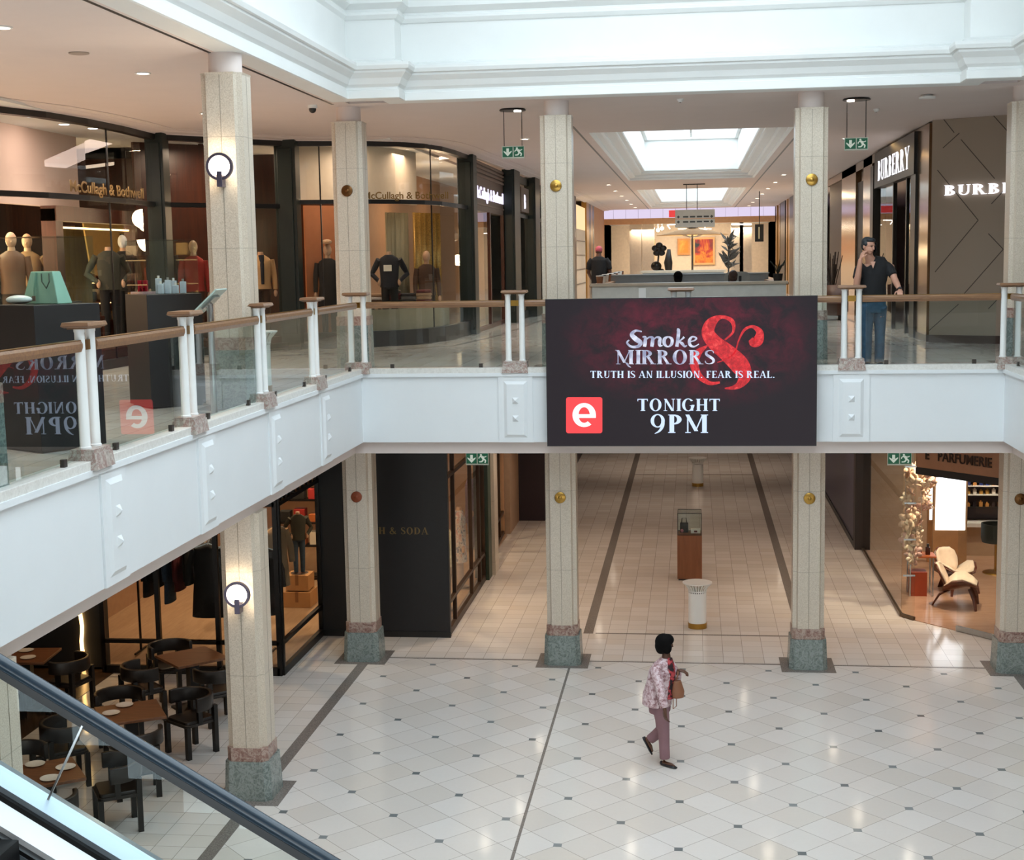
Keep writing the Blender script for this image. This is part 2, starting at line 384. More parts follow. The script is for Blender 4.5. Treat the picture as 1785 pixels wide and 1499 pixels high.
# outer walls of the shell (behind the shops, behind the camera)
struct(MB().box(-14.2, -14, -30, 60, -.2, 12).build('wall_left', M['cream']))
struct(MB().box(12, 12.2, -30, 60, -.2, 12).build('wall_right', M['cream']))
struct(MB().box(-14.2, 12.2, -30.2, -30, -.2, 12).build('wall_near', M['cream']))
struct(MB().box(-14, 12, -30, -18.6, ZC, ZC+.3).build('ceiling_near', M['ceil']))
struct(MB().box(-14, 12, -18.6, -18.4, ZC, ZC+2.6).build('wall_upper_near', M['plaster']))
struct(MB().box(-14.2, 12.2, 60, 60.2, -.2, 12).build('wall_far', M['cream']))
struct(MB().box(-14, -13.9, -18.6, -14, ZF, ZC).build('wall_side', M['cream']))
# cornice cove between ceiling and left shopfront
W1 = [(-9.9, -4.0), (-9.2, -2.6), (-8.6, -1.4), (-8.2, -.2), (-8.05, .9), (-8.0, 2.2), (-8.05, 3.75)]
REC = [(-8.05, 3.75), (-6.35, 5.8)]
W2 = [(-6.2, 5.95), (-5.4, 6.2), (-4.85, 6.42), (-4.35, 6.75), (-4.0, 7.3), (-3.8, 8.1), (-3.7, 9.2), (-3.66, 10.5)]
CORL = [(-3.66, 10.5), (-3.45, 16), (-3.2, 24), (-3.1, 50)]
cor = [(0, ZC-.06), (.09, ZC-.06), (.1, ZC-.045), (.25, ZC-.035), (.3, ZC-.03), (.33, ZC-.012), (.5, ZC-.01), (.5, ZC)]
struct(MB().sweep(cor, W1+REC[1:]+W2[1:]+CORL[1:]).build('trim_22', M['ceil']))
# walls that close the corridor upstairs and the gallery at its end
struct(MB().box(-3.3, 5.6, 59, 59.2, ZF, ZC).build('wall_back', M['cream']))

# ------------------------------------------------------------------ columns
def col_poly(x, y, h, n=.055, c=.05):
    q = [(h-n-c, -h), (h-n, -h+c*.0+.0), (h-n, -h+n), (h, -h+n)]
    base = [(-(h-n), -h), (h-n, -h), (h-n, -h+n), (h, -h+n)]
    P = []
    for k in range(4):
        ca, sa = [(1, 0), (0, 1), (-1, 0), (0, -1)][k]
        for (px_, py_) in [(h-n, -h), (h-n*.75, -h+n*.75), (h, -h+n)]: P.append((x+px_*ca-py_*sa, y+px_*sa+py_*ca))
    return P
def sq(x, y, h, c=0):
    if not c: return [(x-h, y-h), (x+h, y-h), (x+h, y+h), (x-h, y+h)]
    return [(x-h+c, y-h), (x+h-c, y-h), (x+h, y-h+c), (x+h, y+h-c), (x+h-c, y+h), (x-h+c, y+h), (x-h, y+h-c), (x-h, y-h+c)]
darkline = plain('stone_joint', '9A9080', .6)
def column(x, y, z0, zt, zg, zr, neck, label, medal):
    t = thing('stone_column', label, 'column', (x, y, z0), 'atrium columns')
    s = MB().prism(col_poly(x, y, .232, .075), zr, zt).build('shaft', M['column'], t)
    j = MB()
    for dx, dy in ((0, -.2325), (.2325, 0)):
        if dx: j.box(x+dx, x+dx+.0015, y-.004, y+.004, zr, zt)
        else: j.box(x-.004, x+.004, y+dy-.0015, y+dy, zr, zt)
    j.build('joint_line', darkline, s)
    MB().prism(sq(x, y, .242, .06), zg, zr).build('collar', M['red'], t)
    MB().prism(sq(x, y, .285 if z0 < 1 else .25, .07), z0+.004, zg, .93 if z0 < 1 else .97).build('plinth', M['green'], t)
    MB().box(x-.4, x+.4 if z0 < 1 else x+.26, y-.4, y+.4, z0+.001, z0+.004).build('apron', M['band'], t)
    if neck:
        MB().prism(col_poly(x, y, .232, .075), zt, zt+.025, 1.03, (x, y)).build('capital_lip', M['column'], t)
        MB().cyl(x, y, zt+.025, neck, .185, n=28).build('neck', M['ceil'], t, SM)
    if medal:
        zm = z0+2.6 if z0 < 1 else z0+2.68
        mat = {'b': M['brass'], 'd': plain('aged_brass', '6B4A2C', .35, 1, .1), 'r': plain('red_brown_disc', '8A4326', .4, .3, .25, 20)}[medal]
        p = (x, y-.232, zm)
        md = MB().loft([((x, y-.2325, zm), .085, .085), ((x, y-.25, zm), .085, .085), ((x, y-.258, zm), .07, .07)], 28, side=(1, 0, 0)).build('medallion', mat, t, SM)
        md['label'] = 'round brass medallion'
        MB().loft([((x, y-.258, zm), .03, .03), ((x, y-.272, zm), .012, .012)], 16).build('boss', mat, md, SM)
    return t
CXS = [-3.925, -.78, 2.92, 5.93]; CY = 1.05
words = ['behind the left corner of the balcony', 'just left of the big screen', 'just right of the big screen edge', 'at the right edge of the photo']
for i, x in enumerate(CXS):
    column(x, CY, 0, ZB, .46, .62, 0, 'cream stone column on grey plinth downstairs, %s' % ['in front of the black shop panel', 'below the left edge of the screen', 'beside the right dark floor band of the corridor', 'beside the perfume shop entrance'][i], ['r', 'b', 'b', 'd'][i])
    column(x, CY, ZF, 8.25, ZF+.66, ZF+.8, ZC, 'cream stone column upstairs behind the balustrade, %s' % words[i], ['d', 'b', 'b', ''][i])
column(-3.925, -4.72, 0, ZB, .46, .62, 0, 'cream stone column with lit ring lamp beside the restaurant chairs', '')
column(-3.925, -4.72, ZF, 8.25, ZF+.66, ZF+.8, ZC, 'tall cream stone column upstairs with lit ring lamp', '')
column(-3.925, -10.95, 0, ZB, .46, .62, 0, 'cream stone column downstairs behind the escalator glass', '')
column(-3.925, -10.95, ZF, 8.25, ZF+.66, ZF+.8, ZC, 'green plinth of a column behind the nearest balustrade glass', '')
# ring wall lamps
def ring_lamp(x, y, z, label):
    t = thing('ring_wall_lamp', label, 'wall lamp', (x, y, z), 'ring wall lamps')
    pur = plain('lamp_frame_grey', '5B5566', .35, .6)
    r = MB(); n = 40; o = []
    for i in range(n):
        a = 2*PI*i/n; o.append(((math.cos(a)), (math.sin(a))))
    for i in range(n):
        (a, b), (c, d) = o[i], o[(i+1) % n]
        P = lambda rr, q, yy: (x+rr*q[0], yy, z+rr*q[1])
        y0, y1 = y-.12, y-.075
        r.add([P(.15, o[i], y0), P(.15, o[(i+1) % n], y0), P(.12, o[(i+1) % n], y0), P(.12, o[i], y0), P(.15, o[i], y1), P(.15, o[(i+1) % n], y1), P(.12, o[(i+1) % n], y1), P(.12, o[i], y1)],
              [(0, 1, 2, 3), (4, 7, 6, 5), (0, 4, 5, 1), (3, 2, 6, 7)])
    r.build('ring', pur, t)
    MB().loft([((x, y-.03, z), .1, .1), ((x, y-.055, z), .1, .1)], 32, side=(1, 0, 0)).build('diffuser', glow('sconce_glow', (1, .84, .62), 24), t, SM)
    MB().box(x-.03, x+.03, y-.13, y-.0, z-.22, z-.05).box(x-.022, x+.022, y-.11, y, z-.14, z-.08).build('bracket', pur, t, bevel=.004)
    MB().cyl(x, y-.015, z-.0, z+.02, .05, n=12).build('mount', pur, t)
    for k in (0,): lamp('POINT', (x, y-.085, z+.0), 30, (1, .82, .6), .05, parent=t)
    return t
ring_lamp(-3.925, -4.955, 7.25, 'lit ring wall lamp on the tall upstairs column')
ring_lamp(-3.925, -4.955, 2.46, 'lit ring wall lamp on the column beside the restaurant')
ring_lamp(-3.925, -11.185, 2.46, 'glowing ring wall lamp at the left photo edge above the escalator deck')

# ------------------------------------------------------------------ balustrade
def post(x, y, rz, label, corner=False):
    t = thing('railing_post', label, 'railing post', (x, y, 4.6), 'twin tube railing posts')
    c, s_ = math.cos(rz), math.sin(rz)
    def P(u, v, z): return (x+u*c-v*s_, y+u*s_+v*c, z)
    def ob(m, u0, u1, v0, v1, z0, z1, k=0):
        v = [P(a, b, z0) for a, b in ((u0, v0), (u1, v0), (u1, v1), (u0, v1))]+[P(a, b, z1) for a, b in ((u0+k, v0+k), (u1-k, v0+k), (u1-k, v1-k), (u0+k, v1-k))]
        return m.add(v, [(0, 3, 2, 1), (4, 5, 6, 7), (0, 1, 5, 4), (1, 2, 6, 5), (2, 3, 7, 6), (3, 0, 4, 7)])
    b = MB(); ob(b, -.19, .19, -.125, .125, 4.56, 4.69, .015); ob(b, -.17, .17, -.1, .1, 4.69, 4.725)
    b.build('marble_base', M['base'], t)
    tubes = [(-.1, 0), (.1, 0)]
    if corner: tubes = [(-.09, 0), (.09, 0), (-.09, -.19)]
    for u, v in tubes:
        q = P(u, v, 0); MB().lathe(q[0], q[1], [(.05, 4.725), (.05, 4.74), (.043, 4.745), (.04, 5.66), (.045, 5.67), (.045, 5.69)], 18).build('tube', M['white'], t, SM)
    cp = MB(); ob(cp, -.15, .15, -.085, .085, 5.69, 5.7); ob(cp, -.165, .165, -.1, .1, 5.7, 5.712, -.02); ob(cp, -.19, .19, -.12, .12, 5.712, 5.745, .01)
    cp.build('wooden_cap', M['railwood'], t, bevel=.005)
    bp = MB(); ob(bp, -.055, .055, -.02, .02, 5.52, 5.6); bp.build('brass_connector', M['brass'], t)
    return t
XP, YP = -3.655, .07
for i, y in enumerate(LP): post(XP, y, PI/2, 'white twin tube railing post on left balcony, %s from the photo left edge' % ordinal(i))
post(XP, YP-.02, 0, 'white twin tube railing post at the left inner corner of the balcony')
for i, x in enumerate(FP): post(x, YP, 0, ['white twin tube railing post left of the big screen', 'railing post mostly hidden behind the big screen, only its cap showing', 'white twin tube railing post between the screen and the man on the phone'][i])
post(5.575, YP-.02, 0, 'white twin tube railing post at the right edge of the photo')
def span(a, b, label_r, label_g):
    """one handrail length and its glass pane between two posts"""
    a, b = Vector((*a, 0)), Vector((*b, 0)); d = (b-a).normalized(); sd = Vector((-d.y, d.x, 0)); L = (b-a).length
    r = thing('handrail', label_r, 'handrail', ((a+b)/2+Vector((0, 0, 5.56))), 'balustrade handrails')
    A, B = a+d*.145, b-d*.145
    mm = MB(); pr = [(-.03, 5.51), (.03, 5.51), (.045, 5.545), (.045, 5.575), (.03, 5.6), (-.03, 5.6), (-.045, 5.575), (-.045, 5.545)]
    vs = [tuple(p+sd*o+Vector((0, 0, z))) for p in (A, B) for o, z in pr]; n = 8
    mm.add(vs, [tuple(range(8)), tuple(reversed(range(8, 16)))]+[(i, 8+i, 8+(i+1) % 8, (i+1) % 8) for i in range(8)]); mm.build('rail', M['railwood'], r)
    mm = MB(); mm.obox((A+B)/2+Vector((0, 0, 5.602)), (B-A)/2, sd*.033, Vector((0, 0, .002))); mm.build('brass_strip', M['brass'], r)
    g = thing('glass_panel', label_g, 'glass panel', ((a+b)/2+Vector((0, 0, 4.64))), 'balustrade glass panels')
    A, B = a+d*.2, b-d*.2
    MB().obox((A+B)/2+Vector((0, 0, 5.08)), (B-A)/2, sd*.006, Vector((0, 0, .425))).build('pane', M['railglass'], g)
    for k in (.16, .84):
        p = A+(B-A)*k; MB().obox(p+Vector((0, 0, 4.665)), d*.028, sd*.018, Vector((0, 0, .03))).build('clamp', plain('bronze_clamp', '4A4440', .4, .7), g)
ys = [-11.75]+LP+[YP-.02]
for i in range(5):
    w_ = ['nearest length at photo left edge', 'second length from the photo left edge', 'middle length before the tall column', 'fourth length from the photo left edge', 'last length before the inner corner'][i]
    span((XP, ys[i]), (XP, ys[i+1]), 'wooden handrail of left balcony, '+w_, 'clear balustrade glass of left balcony, '+w_)
xs = [XP]+FP+[5.575]
for i in range(4):
    w_ = ['between inner corner and first post', 'running behind the left half of the screen', 'running behind the right half of the screen', 'under the hand of the man on the phone'][i]
    span((xs[i], YP), (xs[i+1], YP), 'wooden handrail of the facing balcony, '+w_, ['clear balustrade glass left of the big screen', 'balustrade glass mostly behind left half of screen', 'balustrade glass mostly behind right half of screen', 'clear balustrade glass in front of the jeans of the man on the phone'][i])
span((5.575, YP), (5.575, -2.4), 'wooden handrail of the right balcony starting at photo edge', 'balustrade glass of the right balcony at photo edge')
# ================================================================== lettering: a small serif alphabet
def crom(pts, n=8):
    P = [Vector(p) for p in pts]; out = []
    for i in range(len(P)-1):
        p0, p1, p2, p3 = P[max(i-1, 0)], P[i], P[i+1], P[min(i+2, len(P)-1)]
        for k in range(n):
            t = k/n; out.append(.5*((2*p1)+(p2-p0)*t+(2*p0-5*p1+4*p2-p3)*t*t+(3*p1-p0-3*p2+p3)*t**3))
    return out+[P[-1]]
def stroke(pts, n=8):
    """ribbon of varying width: (x, y, width) control points -> quads"""
    q = crom([(p[0], p[1], p[2]) for p in pts], n); out = []
    L = []
    for i in range(len(q)):
        d = Vector((q[min(i+1, len(q)-1)].x-q[max(i-1, 0)].x, q[min(i+1, len(q)-1)].y-q[max(i-1, 0)].y))
        d.normalize(); nn = Vector((-d.y, d.x))*q[i].z/2
        L.append(((q[i].x+nn.x, q[i].y+nn.y), (q[i].x-nn.x, q[i].y-nn.y)))
    for a, b in zip(L, L[1:]): out.append([a[0], b[0], b[1], a[1]])
    return out
def R_(x0, x1, y0, y1): return [(x0, y0), (x1, y0), (x1, y1), (x0, y1)]
def arc(cx, cy, rx, ry, a0, a1, ts, tt, n=14):
    out = []; P = lambda k, i: (cx+(rx-(ts if i else 0))*math.cos(k), cy+(ry-(tt if i else 0))*math.sin(k))
    for j in range(n):
        u, v = math.radians(a0+(a1-a0)*j/n), math.radians(a0+(a1-a0)*(j+1)/n)
        out.append([P(u, 0), P(v, 0), P(v, 1), P(u, 1)])
    return out
S_, TH = .2, .075
def st(x, y0=0, y1=1, b=True, t=True, w=S_):
    o = [R_(x, x+w, y0, y1)]
    if b: o.append(R_(x-.06, x+w+.06, y0, y0+.045))
    if t: o.append(R_(x-.06, x+w+.06, y1-.045, y1))
    return o
def dg(x0, y0, x1, y1, w): return [[(x0, y0), (x0+w, y0), (x1+w, y1), (x1, y1)]]
def GL():
    bowl = lambda y, ry, rx=.34: arc(.25, y, rx, ry, -90, 90, S_, TH)+[R_(.1, .26, y+ry-TH, y+ry), R_(.1, .26, y-ry, y-ry+TH)]
    g = {}
    g['I'] = (st(.06), .29)
    g['T'] = (st(.27, t=False)+[R_(0, .7, .93, 1), R_(0, .05, .8, 1), R_(.65, .7, .8, 1)], .74)
    g['R'] = (st(.06)+bowl(.755, .245)+dg(.56, 0, .28, .53, .17)+[R_(.5, .82, 0, .045)], .82)
    g['P'] = (st(.06)+bowl(.73, .27), .66)
    g['B'] = (st(.06)+bowl(.765, .235, .3)+bowl(.265, .265, .36), .7)
    g['U'] = (st(.06, .3, 1, b=False)+[R_(.58, .64, .3, 1), R_(.5, .72, .955, 1)]+arc(.35, .31, .29, .33, 180, 360, .1, .07), .76)
    g['H'] = (st(.06)+st(.55)+[R_(.1, .6, .47, .53)], .84)
    g['S'] = (stroke([(.52, .78, .05), (.48, .92, .05), (.3, .97, .06), (.12, .86, .12), (.14, .67, .16), (.34, .5, .18), (.5, .34, .16), (.5, .14, .12), (.3, .03, .06), (.1, .09, .05), (.05, .24, .05)]), .62)
    g['A'] = (dg(.02, 0, .36, 1, .065)+dg(.6, 0, .31, 1, .17)+[R_(.16, .62, .3, .35), R_(-.04, .2, 0, .045), R_(.52, .85, 0, .045)], .84)
    g['N'] = ([R_(.1, .16, 0, 1), R_(.02, .26, 0, .045), R_(.64, .7, 0, 1), R_(.56, .8, .955, 1)]+dg(.54, 0, .04, 1, .18), .82)
    g['L'] = (st(.06)+[R_(.1, .6, 0, .06), R_(.55, .6, 0, .22)], .64)
    g['O'] = (arc(.42, .5, .4, .53, 0, 360, S_, .06, 28), .88)
    g['.'] = ([R_(.05, .2, 0, .15)], .28)
    g['E'] = (st(.06)+[R_(.1, .58, .94, 1), R_(.53, .58, .8, 1), R_(.1, .46, .48, .54), R_(.1, .6, 0, .06), R_(.55, .6, 0, .22)], .66)
    g['F'] = (st(.06)+[R_(.1, .58, .94, 1), R_(.53, .58, .8, 1), R_(.1, .46, .48, .54)], .62)
    g['G'] = (arc(.44, .5, .42, .53, 40, 360, S_, .06, 26)+[R_(.62, .78, .02, .46), R_(.54, .86, .42, .46)], .9)
    g['M'] = ([R_(.1, .16, 0, 1), R_(.02, .26, 0, .045)]+dg(.42, .1, .02, 1, .17)+dg(.44, .1, .76, 1, .06)+st(.76), 1.06)
    g['Y'] = (st(.3, 0, .5, t=False)+dg(.3, .45, .0, 1, .17)+dg(.4, .45, .68, 1, .06)+[R_(-.04, .24, .955, 1), R_(.58, .82, .955, 1)], .8)
    g['C'] = (arc(.44, .5, .42, .53, 45, 315, S_, .06, 24)+[R_(.7, .76, .72, .95)], .82)
    g['D'] = (st(.06)+arc(.28, .5, .5, .5, -90, 90, S_, .06, 20)+[R_(.1, .3, .94, 1), R_(.1, .3, 0, .06)], .86)
    g['9'] = (arc(.33, .66, .31, .37, 0, 360, .15, .06, 24)+stroke([(.56, .66, .15), (.54, .36, .14), (.4, .1, .1), (.2, -.04, .03)]), .72)
    g['&'] = (stroke([(.8, .5, .05), (.68, .22, .07), (.4, .03, .09), (.12, .15, .15), (.14, .38, .14), (.4, .62, .1), (.5, .84, .1), (.36, .97, .07), (.24, .84, .13), (.36, .55, .16), (.6, .24, .17), (.85, .03, .1)]), .94)
    g[' '] = ([], .3)
    return g
GLY = GL()
def text_polys(s, track=.05):
    out = []; x = 0
    for ch in s:
        ps, w_ = GLY[ch]; out += [[(p[0]+x, p[1]) for p in q] for q in ps]; x += w_+track
    return out, x-track
def text_on(mapper, polys, depth=0, m=None):
    """mapper(u, v) -> point; polygons become faces, given a thickness along the vector depth"""
    m = m or MB(); dv = Vector(depth) if depth else None
    for q in polys:
        a = [Vector(mapper(*p)) for p in q]; n = len(a)
        if dv is None: m.poly(a)
        else:
            m.add(a+[p+dv for p in a], [tuple(range(n)), tuple(reversed(range(n, 2*n)))]+[(i, n+i, n+(i+1) % n, (i+1) % n) for i in range(n)])
    return m
def font_text(name, s, mat, parent, org, xd, yd, height, extrude=.01, bold=0, sx=1, mirror=False):
    cu = bpy.data.curves.new('txt', 'FONT'); cu.body = s; cu.size = 1; cu.extrude = extrude/height; cu.offset = bold
    o = bpy.data.objects.new('txt', cu); col.objects.link(o)
    me = bpy.data.meshes.new_from_object(o.evaluated_get(bpy.context.evaluated_depsgraph_get())); bpy.data.objects.remove(o)
    xd, yd = Vector(xd).normalized(), Vector(yd).normalized(); zd = xd.cross(yd)
    off = Vector(org); 
    if parent is not None: off = off-parent.matrix_world.translation if parent.parent else off-Vector(parent.location)
    for v in me.vertices:
        c = v.co; u = (-c.x if mirror else c.x)
        v.co = off+xd*u*height*sx/.7+yd*c.y*height/.7+zd*c.z*height
    me.materials.clear(); me.materials.append(mat); me.name = name
    o = bpy.data.objects.new(name, me); col.objects.link(o)
    if parent is not None: o.parent = parent
    return o
# ================================================================== the big LED screen
led = thing('led_screen', 'big LED advertising screen hung on the balcony front, TONIGHT 9PM', 'screen', (1.03, -.16, 3.51))
MB().box(-.86, 2.93, -.2, -.1, 3.515, 5.615).build('cabinet', M['black'], led)
t = NT('led_picture'); x, y, z, v = t.pos(True)
n1 = t.noise(v, 3.4, 7, .72, .5)
dx = t.m_('DIVIDE', t.m_('SUBTRACT', x, 1.2), 1.9); dz = t.m_('DIVIDE', t.m_('SUBTRACT', z, 5.0), 1.0)
rad = t.m_('SUBTRACT', 1.0, t.m_('ADD', t.m_('MULTIPLY', dx, dx), t.m_('MULTIPLY', dz, dz)))
rad = t.m_('MAXIMUM', rad, 0.0)
nr = t.m_('MULTIPLY', t.m_('MAXIMUM', t.m_('SUBTRACT', n1, .42), 0.0), 3.0)
cr = t.m_('MULTIPLY', t.m_('MULTIPLY', rad, nr), .16)
cb = t.n('ShaderNodeCombineColor'); t.put(cb.inputs[0], t.m_('ADD', cr, .014)); t.put(cb.inputs[1], .009); t.put(cb.inputs[2], t.m_('ADD', t.m_('MULTIPLY', cr, .12), .013))  # constant terms partly paint haze and reflection into the screen's black
t.set(base=(.008, .007, .008), rough=.4, spec=.22, emit=cb.outputs[0], es=1.0)
MB().box(-.85, 2.92, -.203, -.2, 3.525, 5.605).build('picture_panel', t.m, led)
def scr(cx, cy, d=0): p = onY(930+cx*.2913, 500+cy*.2913, -.2045-d); return p
def fit(polys, w_, x0, x1, yt, yb): return lambda u, v: scr(x0+(x1-x0)*u/w_, yb+(yt-yb)*v)
silver = NT('led_silver'); x, y, z, v = silver.pos(True)
fz = silver.noise(v, 9, 3, .5)
silver.set(base=(0, 0, 0), emit=silver.ramp(fz, [(.35, (.30, .33, .50)), (.65, (.80, .84, 1.0))]), es=1.0); silver = silver.m
bright = glow('led_bluish_white', (.62, .76, 1.0), 1.15)
redm = NT('led_red'); x, y, z, v = redm.pos(True); fz = redm.noise(v, 11, 5, .7, .5)
redm.set(base=(0, 0, 0), emit=redm.ramp(fz, [(.3, (.30, .006, .012)), (.55, (.75, .02, .03)), (.72, (.95, .12, .10))]), es=1.0); redm = redm.m
# ampersand, ribbon strokes in crop units
am = []
def rib(pts): 
    global am; am += stroke(pts, 10)
rib([(1145, 318, 10), (1195, 268, 14), (1188, 205, 26), (1125, 180, 22), (1065, 215, 62), (1045, 275, 78), (1085, 335, 90), (1165, 400, 104), (1235, 470, 112), (1262, 530, 84), (1240, 578, 50), (1200, 602, 26), (1145, 608, 8)])
rib([(1040, 352, 8), (985, 395, 44), (962, 455, 54), (985, 525, 40), (1050, 575, 24), (1115, 572, 12)])
rib([(1100, 452, 5), (1160, 430, 6), (1205, 390, 9), (1228, 320, 9), (1262, 258, 16), (1310, 238, 18), (1352, 270, 42), (1345, 318, 62), (1318, 330, 60), (1300, 312, 30)])
text_on(lambda u, v: scr(u, v), am).build('ampersand_artwork', redm, led)
p, w_ = text_polys('MIRRORS'); text_on(lambda u, v: scr(492+(1088-492)*u/w_, 463-85*v, .0015), p+[[(q[0]*1, q[1]) for q in s] for s in stroke([(.02, 1.0, .03), (-.03, .98, .03)])]+stroke([(.6, .1, .1), (.72, -.12, .09), (.86, -.22, .03)])).build('screen_lettering', silver, led)
sm = []
def rs(*pts): 
    global sm; sm += stroke(pts, 8)
rs((648, 268, 8), (612, 262, 14), (588, 285, 24), (612, 312, 30), (640, 334, 26), (625, 356, 18), (585, 358, 14), (560, 335, 12), (572, 318, 8))
rs((652, 300, 8), (668, 302, 16), (668, 330, 22), (664, 358, 20)); rs((672, 318, 7), (692, 302, 10), (712, 306, 18), (712, 330, 22), (708, 358, 20)); rs((716, 318, 7), (736, 302, 10), (756, 308, 18), (754, 332, 22), (756, 352, 14), (772, 350, 7))
rs((806, 298, 8), (784, 312, 20), (784, 342, 20), (804, 358, 8), (826, 342, 18), (828, 312, 18), (806, 298, 8))
rs((858, 256, 14), (868, 262, 20), (864, 310, 20), (858, 358, 20)); rs((866, 330, 8), (892, 310, 10), (902, 300, 14)); rs((872, 328, 10), (890, 340, 18), (904, 356, 12), (918, 350, 7))
rs((925, 330, 7), (960, 322, 8), (974, 308, 12), (952, 298, 10), (934, 318, 18), (936, 346, 18), (960, 358, 10), (990, 342, 6))
text_on(lambda u, v: scr(u, v, .0015), sm).build('screen_lettering', silver, led)
for s, x0, x1, yt, yb, mt in (('TRUTH IS AN ILLUSION. FEAR IS REAL.', 340, 1445, 503, 545, bright), ('TONIGHT', 622, 1118, 670, 742, bright), ('9PM', 698, 1050, 764, 874, bright)):
    p, w_ = text_polys(s, .07); text_on(fit(p, w_, x0, x1, yt, yb) if s[0] != 'T' or s[1] == 'O' else (lambda u, v: scr(x0+(x1-x0)*u/w_, yb+(yt-yb)*v, .0015)), p).build('screen_lettering', mt, led)
def rr(x0, x1, y0, y1, r, n=5):
    o = []
    for cx, cy, a in ((x1-r, y1-r, 0), (x0+r, y1-r, 90), (x0+r, y0+r, 180), (x1-r, y0+r, 270)):
        for i in range(n+1): k = math.radians(a+90*i/n); o.append((cx+r*math.cos(k), cy+r*math.sin(k)))
    return o
lg = text_on(lambda u, v: scr(u, v), [rr(195, 412, 660, 876, 14)]).build('channel_logo', glow('logo_red', (1.0, .065, .075), 1.0), led)
text_on(lambda u, v: scr(u, v, .0015), arc(303, 767, 70, 72, 52, 360, 36, 25, 30)+[R_(262, 373, 762, 784)]).build('logo_letter', glow('logo_white', (.95, .97, 1), 1.3), lg)

# ================================================================== exit signs, ceiling fixtures
egreen = glow('exit_green', (.006, .12, .055), .55); ewhite = glow('exit_white', (.62, .68, .58), .75)
def exit_sign(cx, y, cz, top, label, dish):
    t = thing('exit_sign', label, 'exit sign', (cx, y, cz), 'hanging exit signs')
    pl = MB().box(cx-.175, cx+.175, y-.012, y+.012, cz-.1, cz+.09).build('sign_plate', plain('sign_plate_pale', 'C9CDBE', .4), t)
    mk = lambda u, v: (u, y-.0155, v)
    g = [R_(cx-.165, cx-.008, cz-.078, cz+.078), R_(cx+.008, cx+.165, cz-.078, cz+.078)]
    text_on(lambda u, v: (u, y-.0135, v), g).build('green_field', egreen, pl)
    ax = cx-.086
    ar = [R_(ax-.02, ax+.02, cz-.01, cz+.055), [(ax-.062, cz+.0), (ax, cz-.066), (ax, cz-.015)], [(ax, cz-.066), (ax+.062, cz+.0), (ax, cz-.015)], [(ax-.062, cz), (ax-.062, cz+.02), (ax, cz-.02), (ax, cz-.06)], [(ax+.062, cz), (ax, cz-.06), (ax, cz-.02), (ax+.062, cz+.02)]]
    rx = cx+.087
    mn = arc(rx-.028, cz+.054, .016, .016, 0, 360, .0158, .0158, 12)
    for q in ([(-.02, .035, .03), (.005, .0, .032), (.015, -.015, .03)], [(.01, -.01, .024), (.04, -.03, .02), (.03, -.066, .018)], [(.008, -.012, .024), (-.015, -.045, .02), (-.058, -.05, .016)], [(-.02, .034, .02), (-.055, .02, .014), (-.06, -.005, .012)], [(-.015, .032, .02), (.025, .022, .014), (.055, .036, .012)]):
        mn += stroke([(rx+a, cz+b, c) for a, b, c in q], 5)
    text_on(mk, ar+mn).build('pictogram', ewhite, pl)
    for s in (-.14, .14): MB().cyl(cx+s, y, cz+.09, top, .006, n=8).build('rod', M['black'], t)
    if dish:
        MB().lathe(cx, y, [(.2, top-.03), (.21, top-.02), (.19, top), (0, top)], 28).build('canopy', M['black'], t, SM)
        MB().cyl(cx+(.08 if cx < 0 else -.09), y-.02, top-.045, top-.028, .055).build('canopy_lamp', M['lampglow'], t)
    else: MB().box(cx-.2, cx+.2, y-.03, y+.03, top-.02, top).build('canopy', M['black'], t)
exit_sign(-1.55, 2, 7.845, ZC, 'green exit sign hanging upstairs left of the middle column', True)
exit_sign(3.67, 2, 7.83, ZC, 'green exit sign hanging upstairs right of the screen', True)
p = onY(832, 799, .8); exit_sign(p.x, .8, p.z, ZB, 'green exit sign under the slab in front of the left shop window', False)
p = onY(1568, 799, .8); exit_sign(p.x, .8, p.z, ZB, 'green exit sign under the slab in front of the perfume shop', False)
def downlight(x, y, z, label, cool=False, power=60, group='upstairs ceiling downlights', angle=1.7, r=.075):
    t = thing('downlight', label, 'downlight', (x, y, z), group)
    MB().lathe(x, y, [(r+.02, z-.002), (r+.02, z-.012), (r, z-.014), (r-.005, z-.004)], 20).build('trim_ring', M['white'], t, SM)
    MB().cyl(x, y, z-.008, z-.002, r-.006, n=20).build('lens', M['coolglow'] if cool else M['lampglow'], t)
    if power: lamp('SPOT', (x, y, z-.03), power, (1, .8, .63) if not cool else (1, .85, .72), .06, (x, y, 0), angle, .7, parent=t)
    return t
for i in range(7): downlight(3.85, 22.3+4.3*i, ZC, 'warm downlight right of the corridor skylights, %s from the atrium' % ordinal(i), power=270)
for i in range(6): downlight(-1.43, 25.7+4.25*i, ZC, 'warm downlight left of the corridor skylights, %s from the atrium' % ordinal(i), power=270)
downlight(-5.37, -3.45, ZC, 'lit downlight in the ceiling left of the tall column', power=220)
p = onZ(4, 47, ZC); downlight(p.x, p.y, ZC, 'lit downlight at the top left photo edge', power=220)
for i, (x, y) in enumerate([(-6.2, 1.2), (-2.0, 7.5), (4.3, 9.5), (4.3, 15), (-2, 13), (-6, -8)]): downlight(x, y, ZC, ['warm ceiling downlight above the left shop corner', 'warm ceiling downlight left of the first skylight', 'warm ceiling downlight before the right shop entrance', 'warm ceiling downlight farther along the right shop', 'warm ceiling downlight by the left corridor shops', 'warm ceiling downlight above the display plinths'][i], power=270)
def tagm(o, label, cat, group=None): return tag(o, label, cat, group)
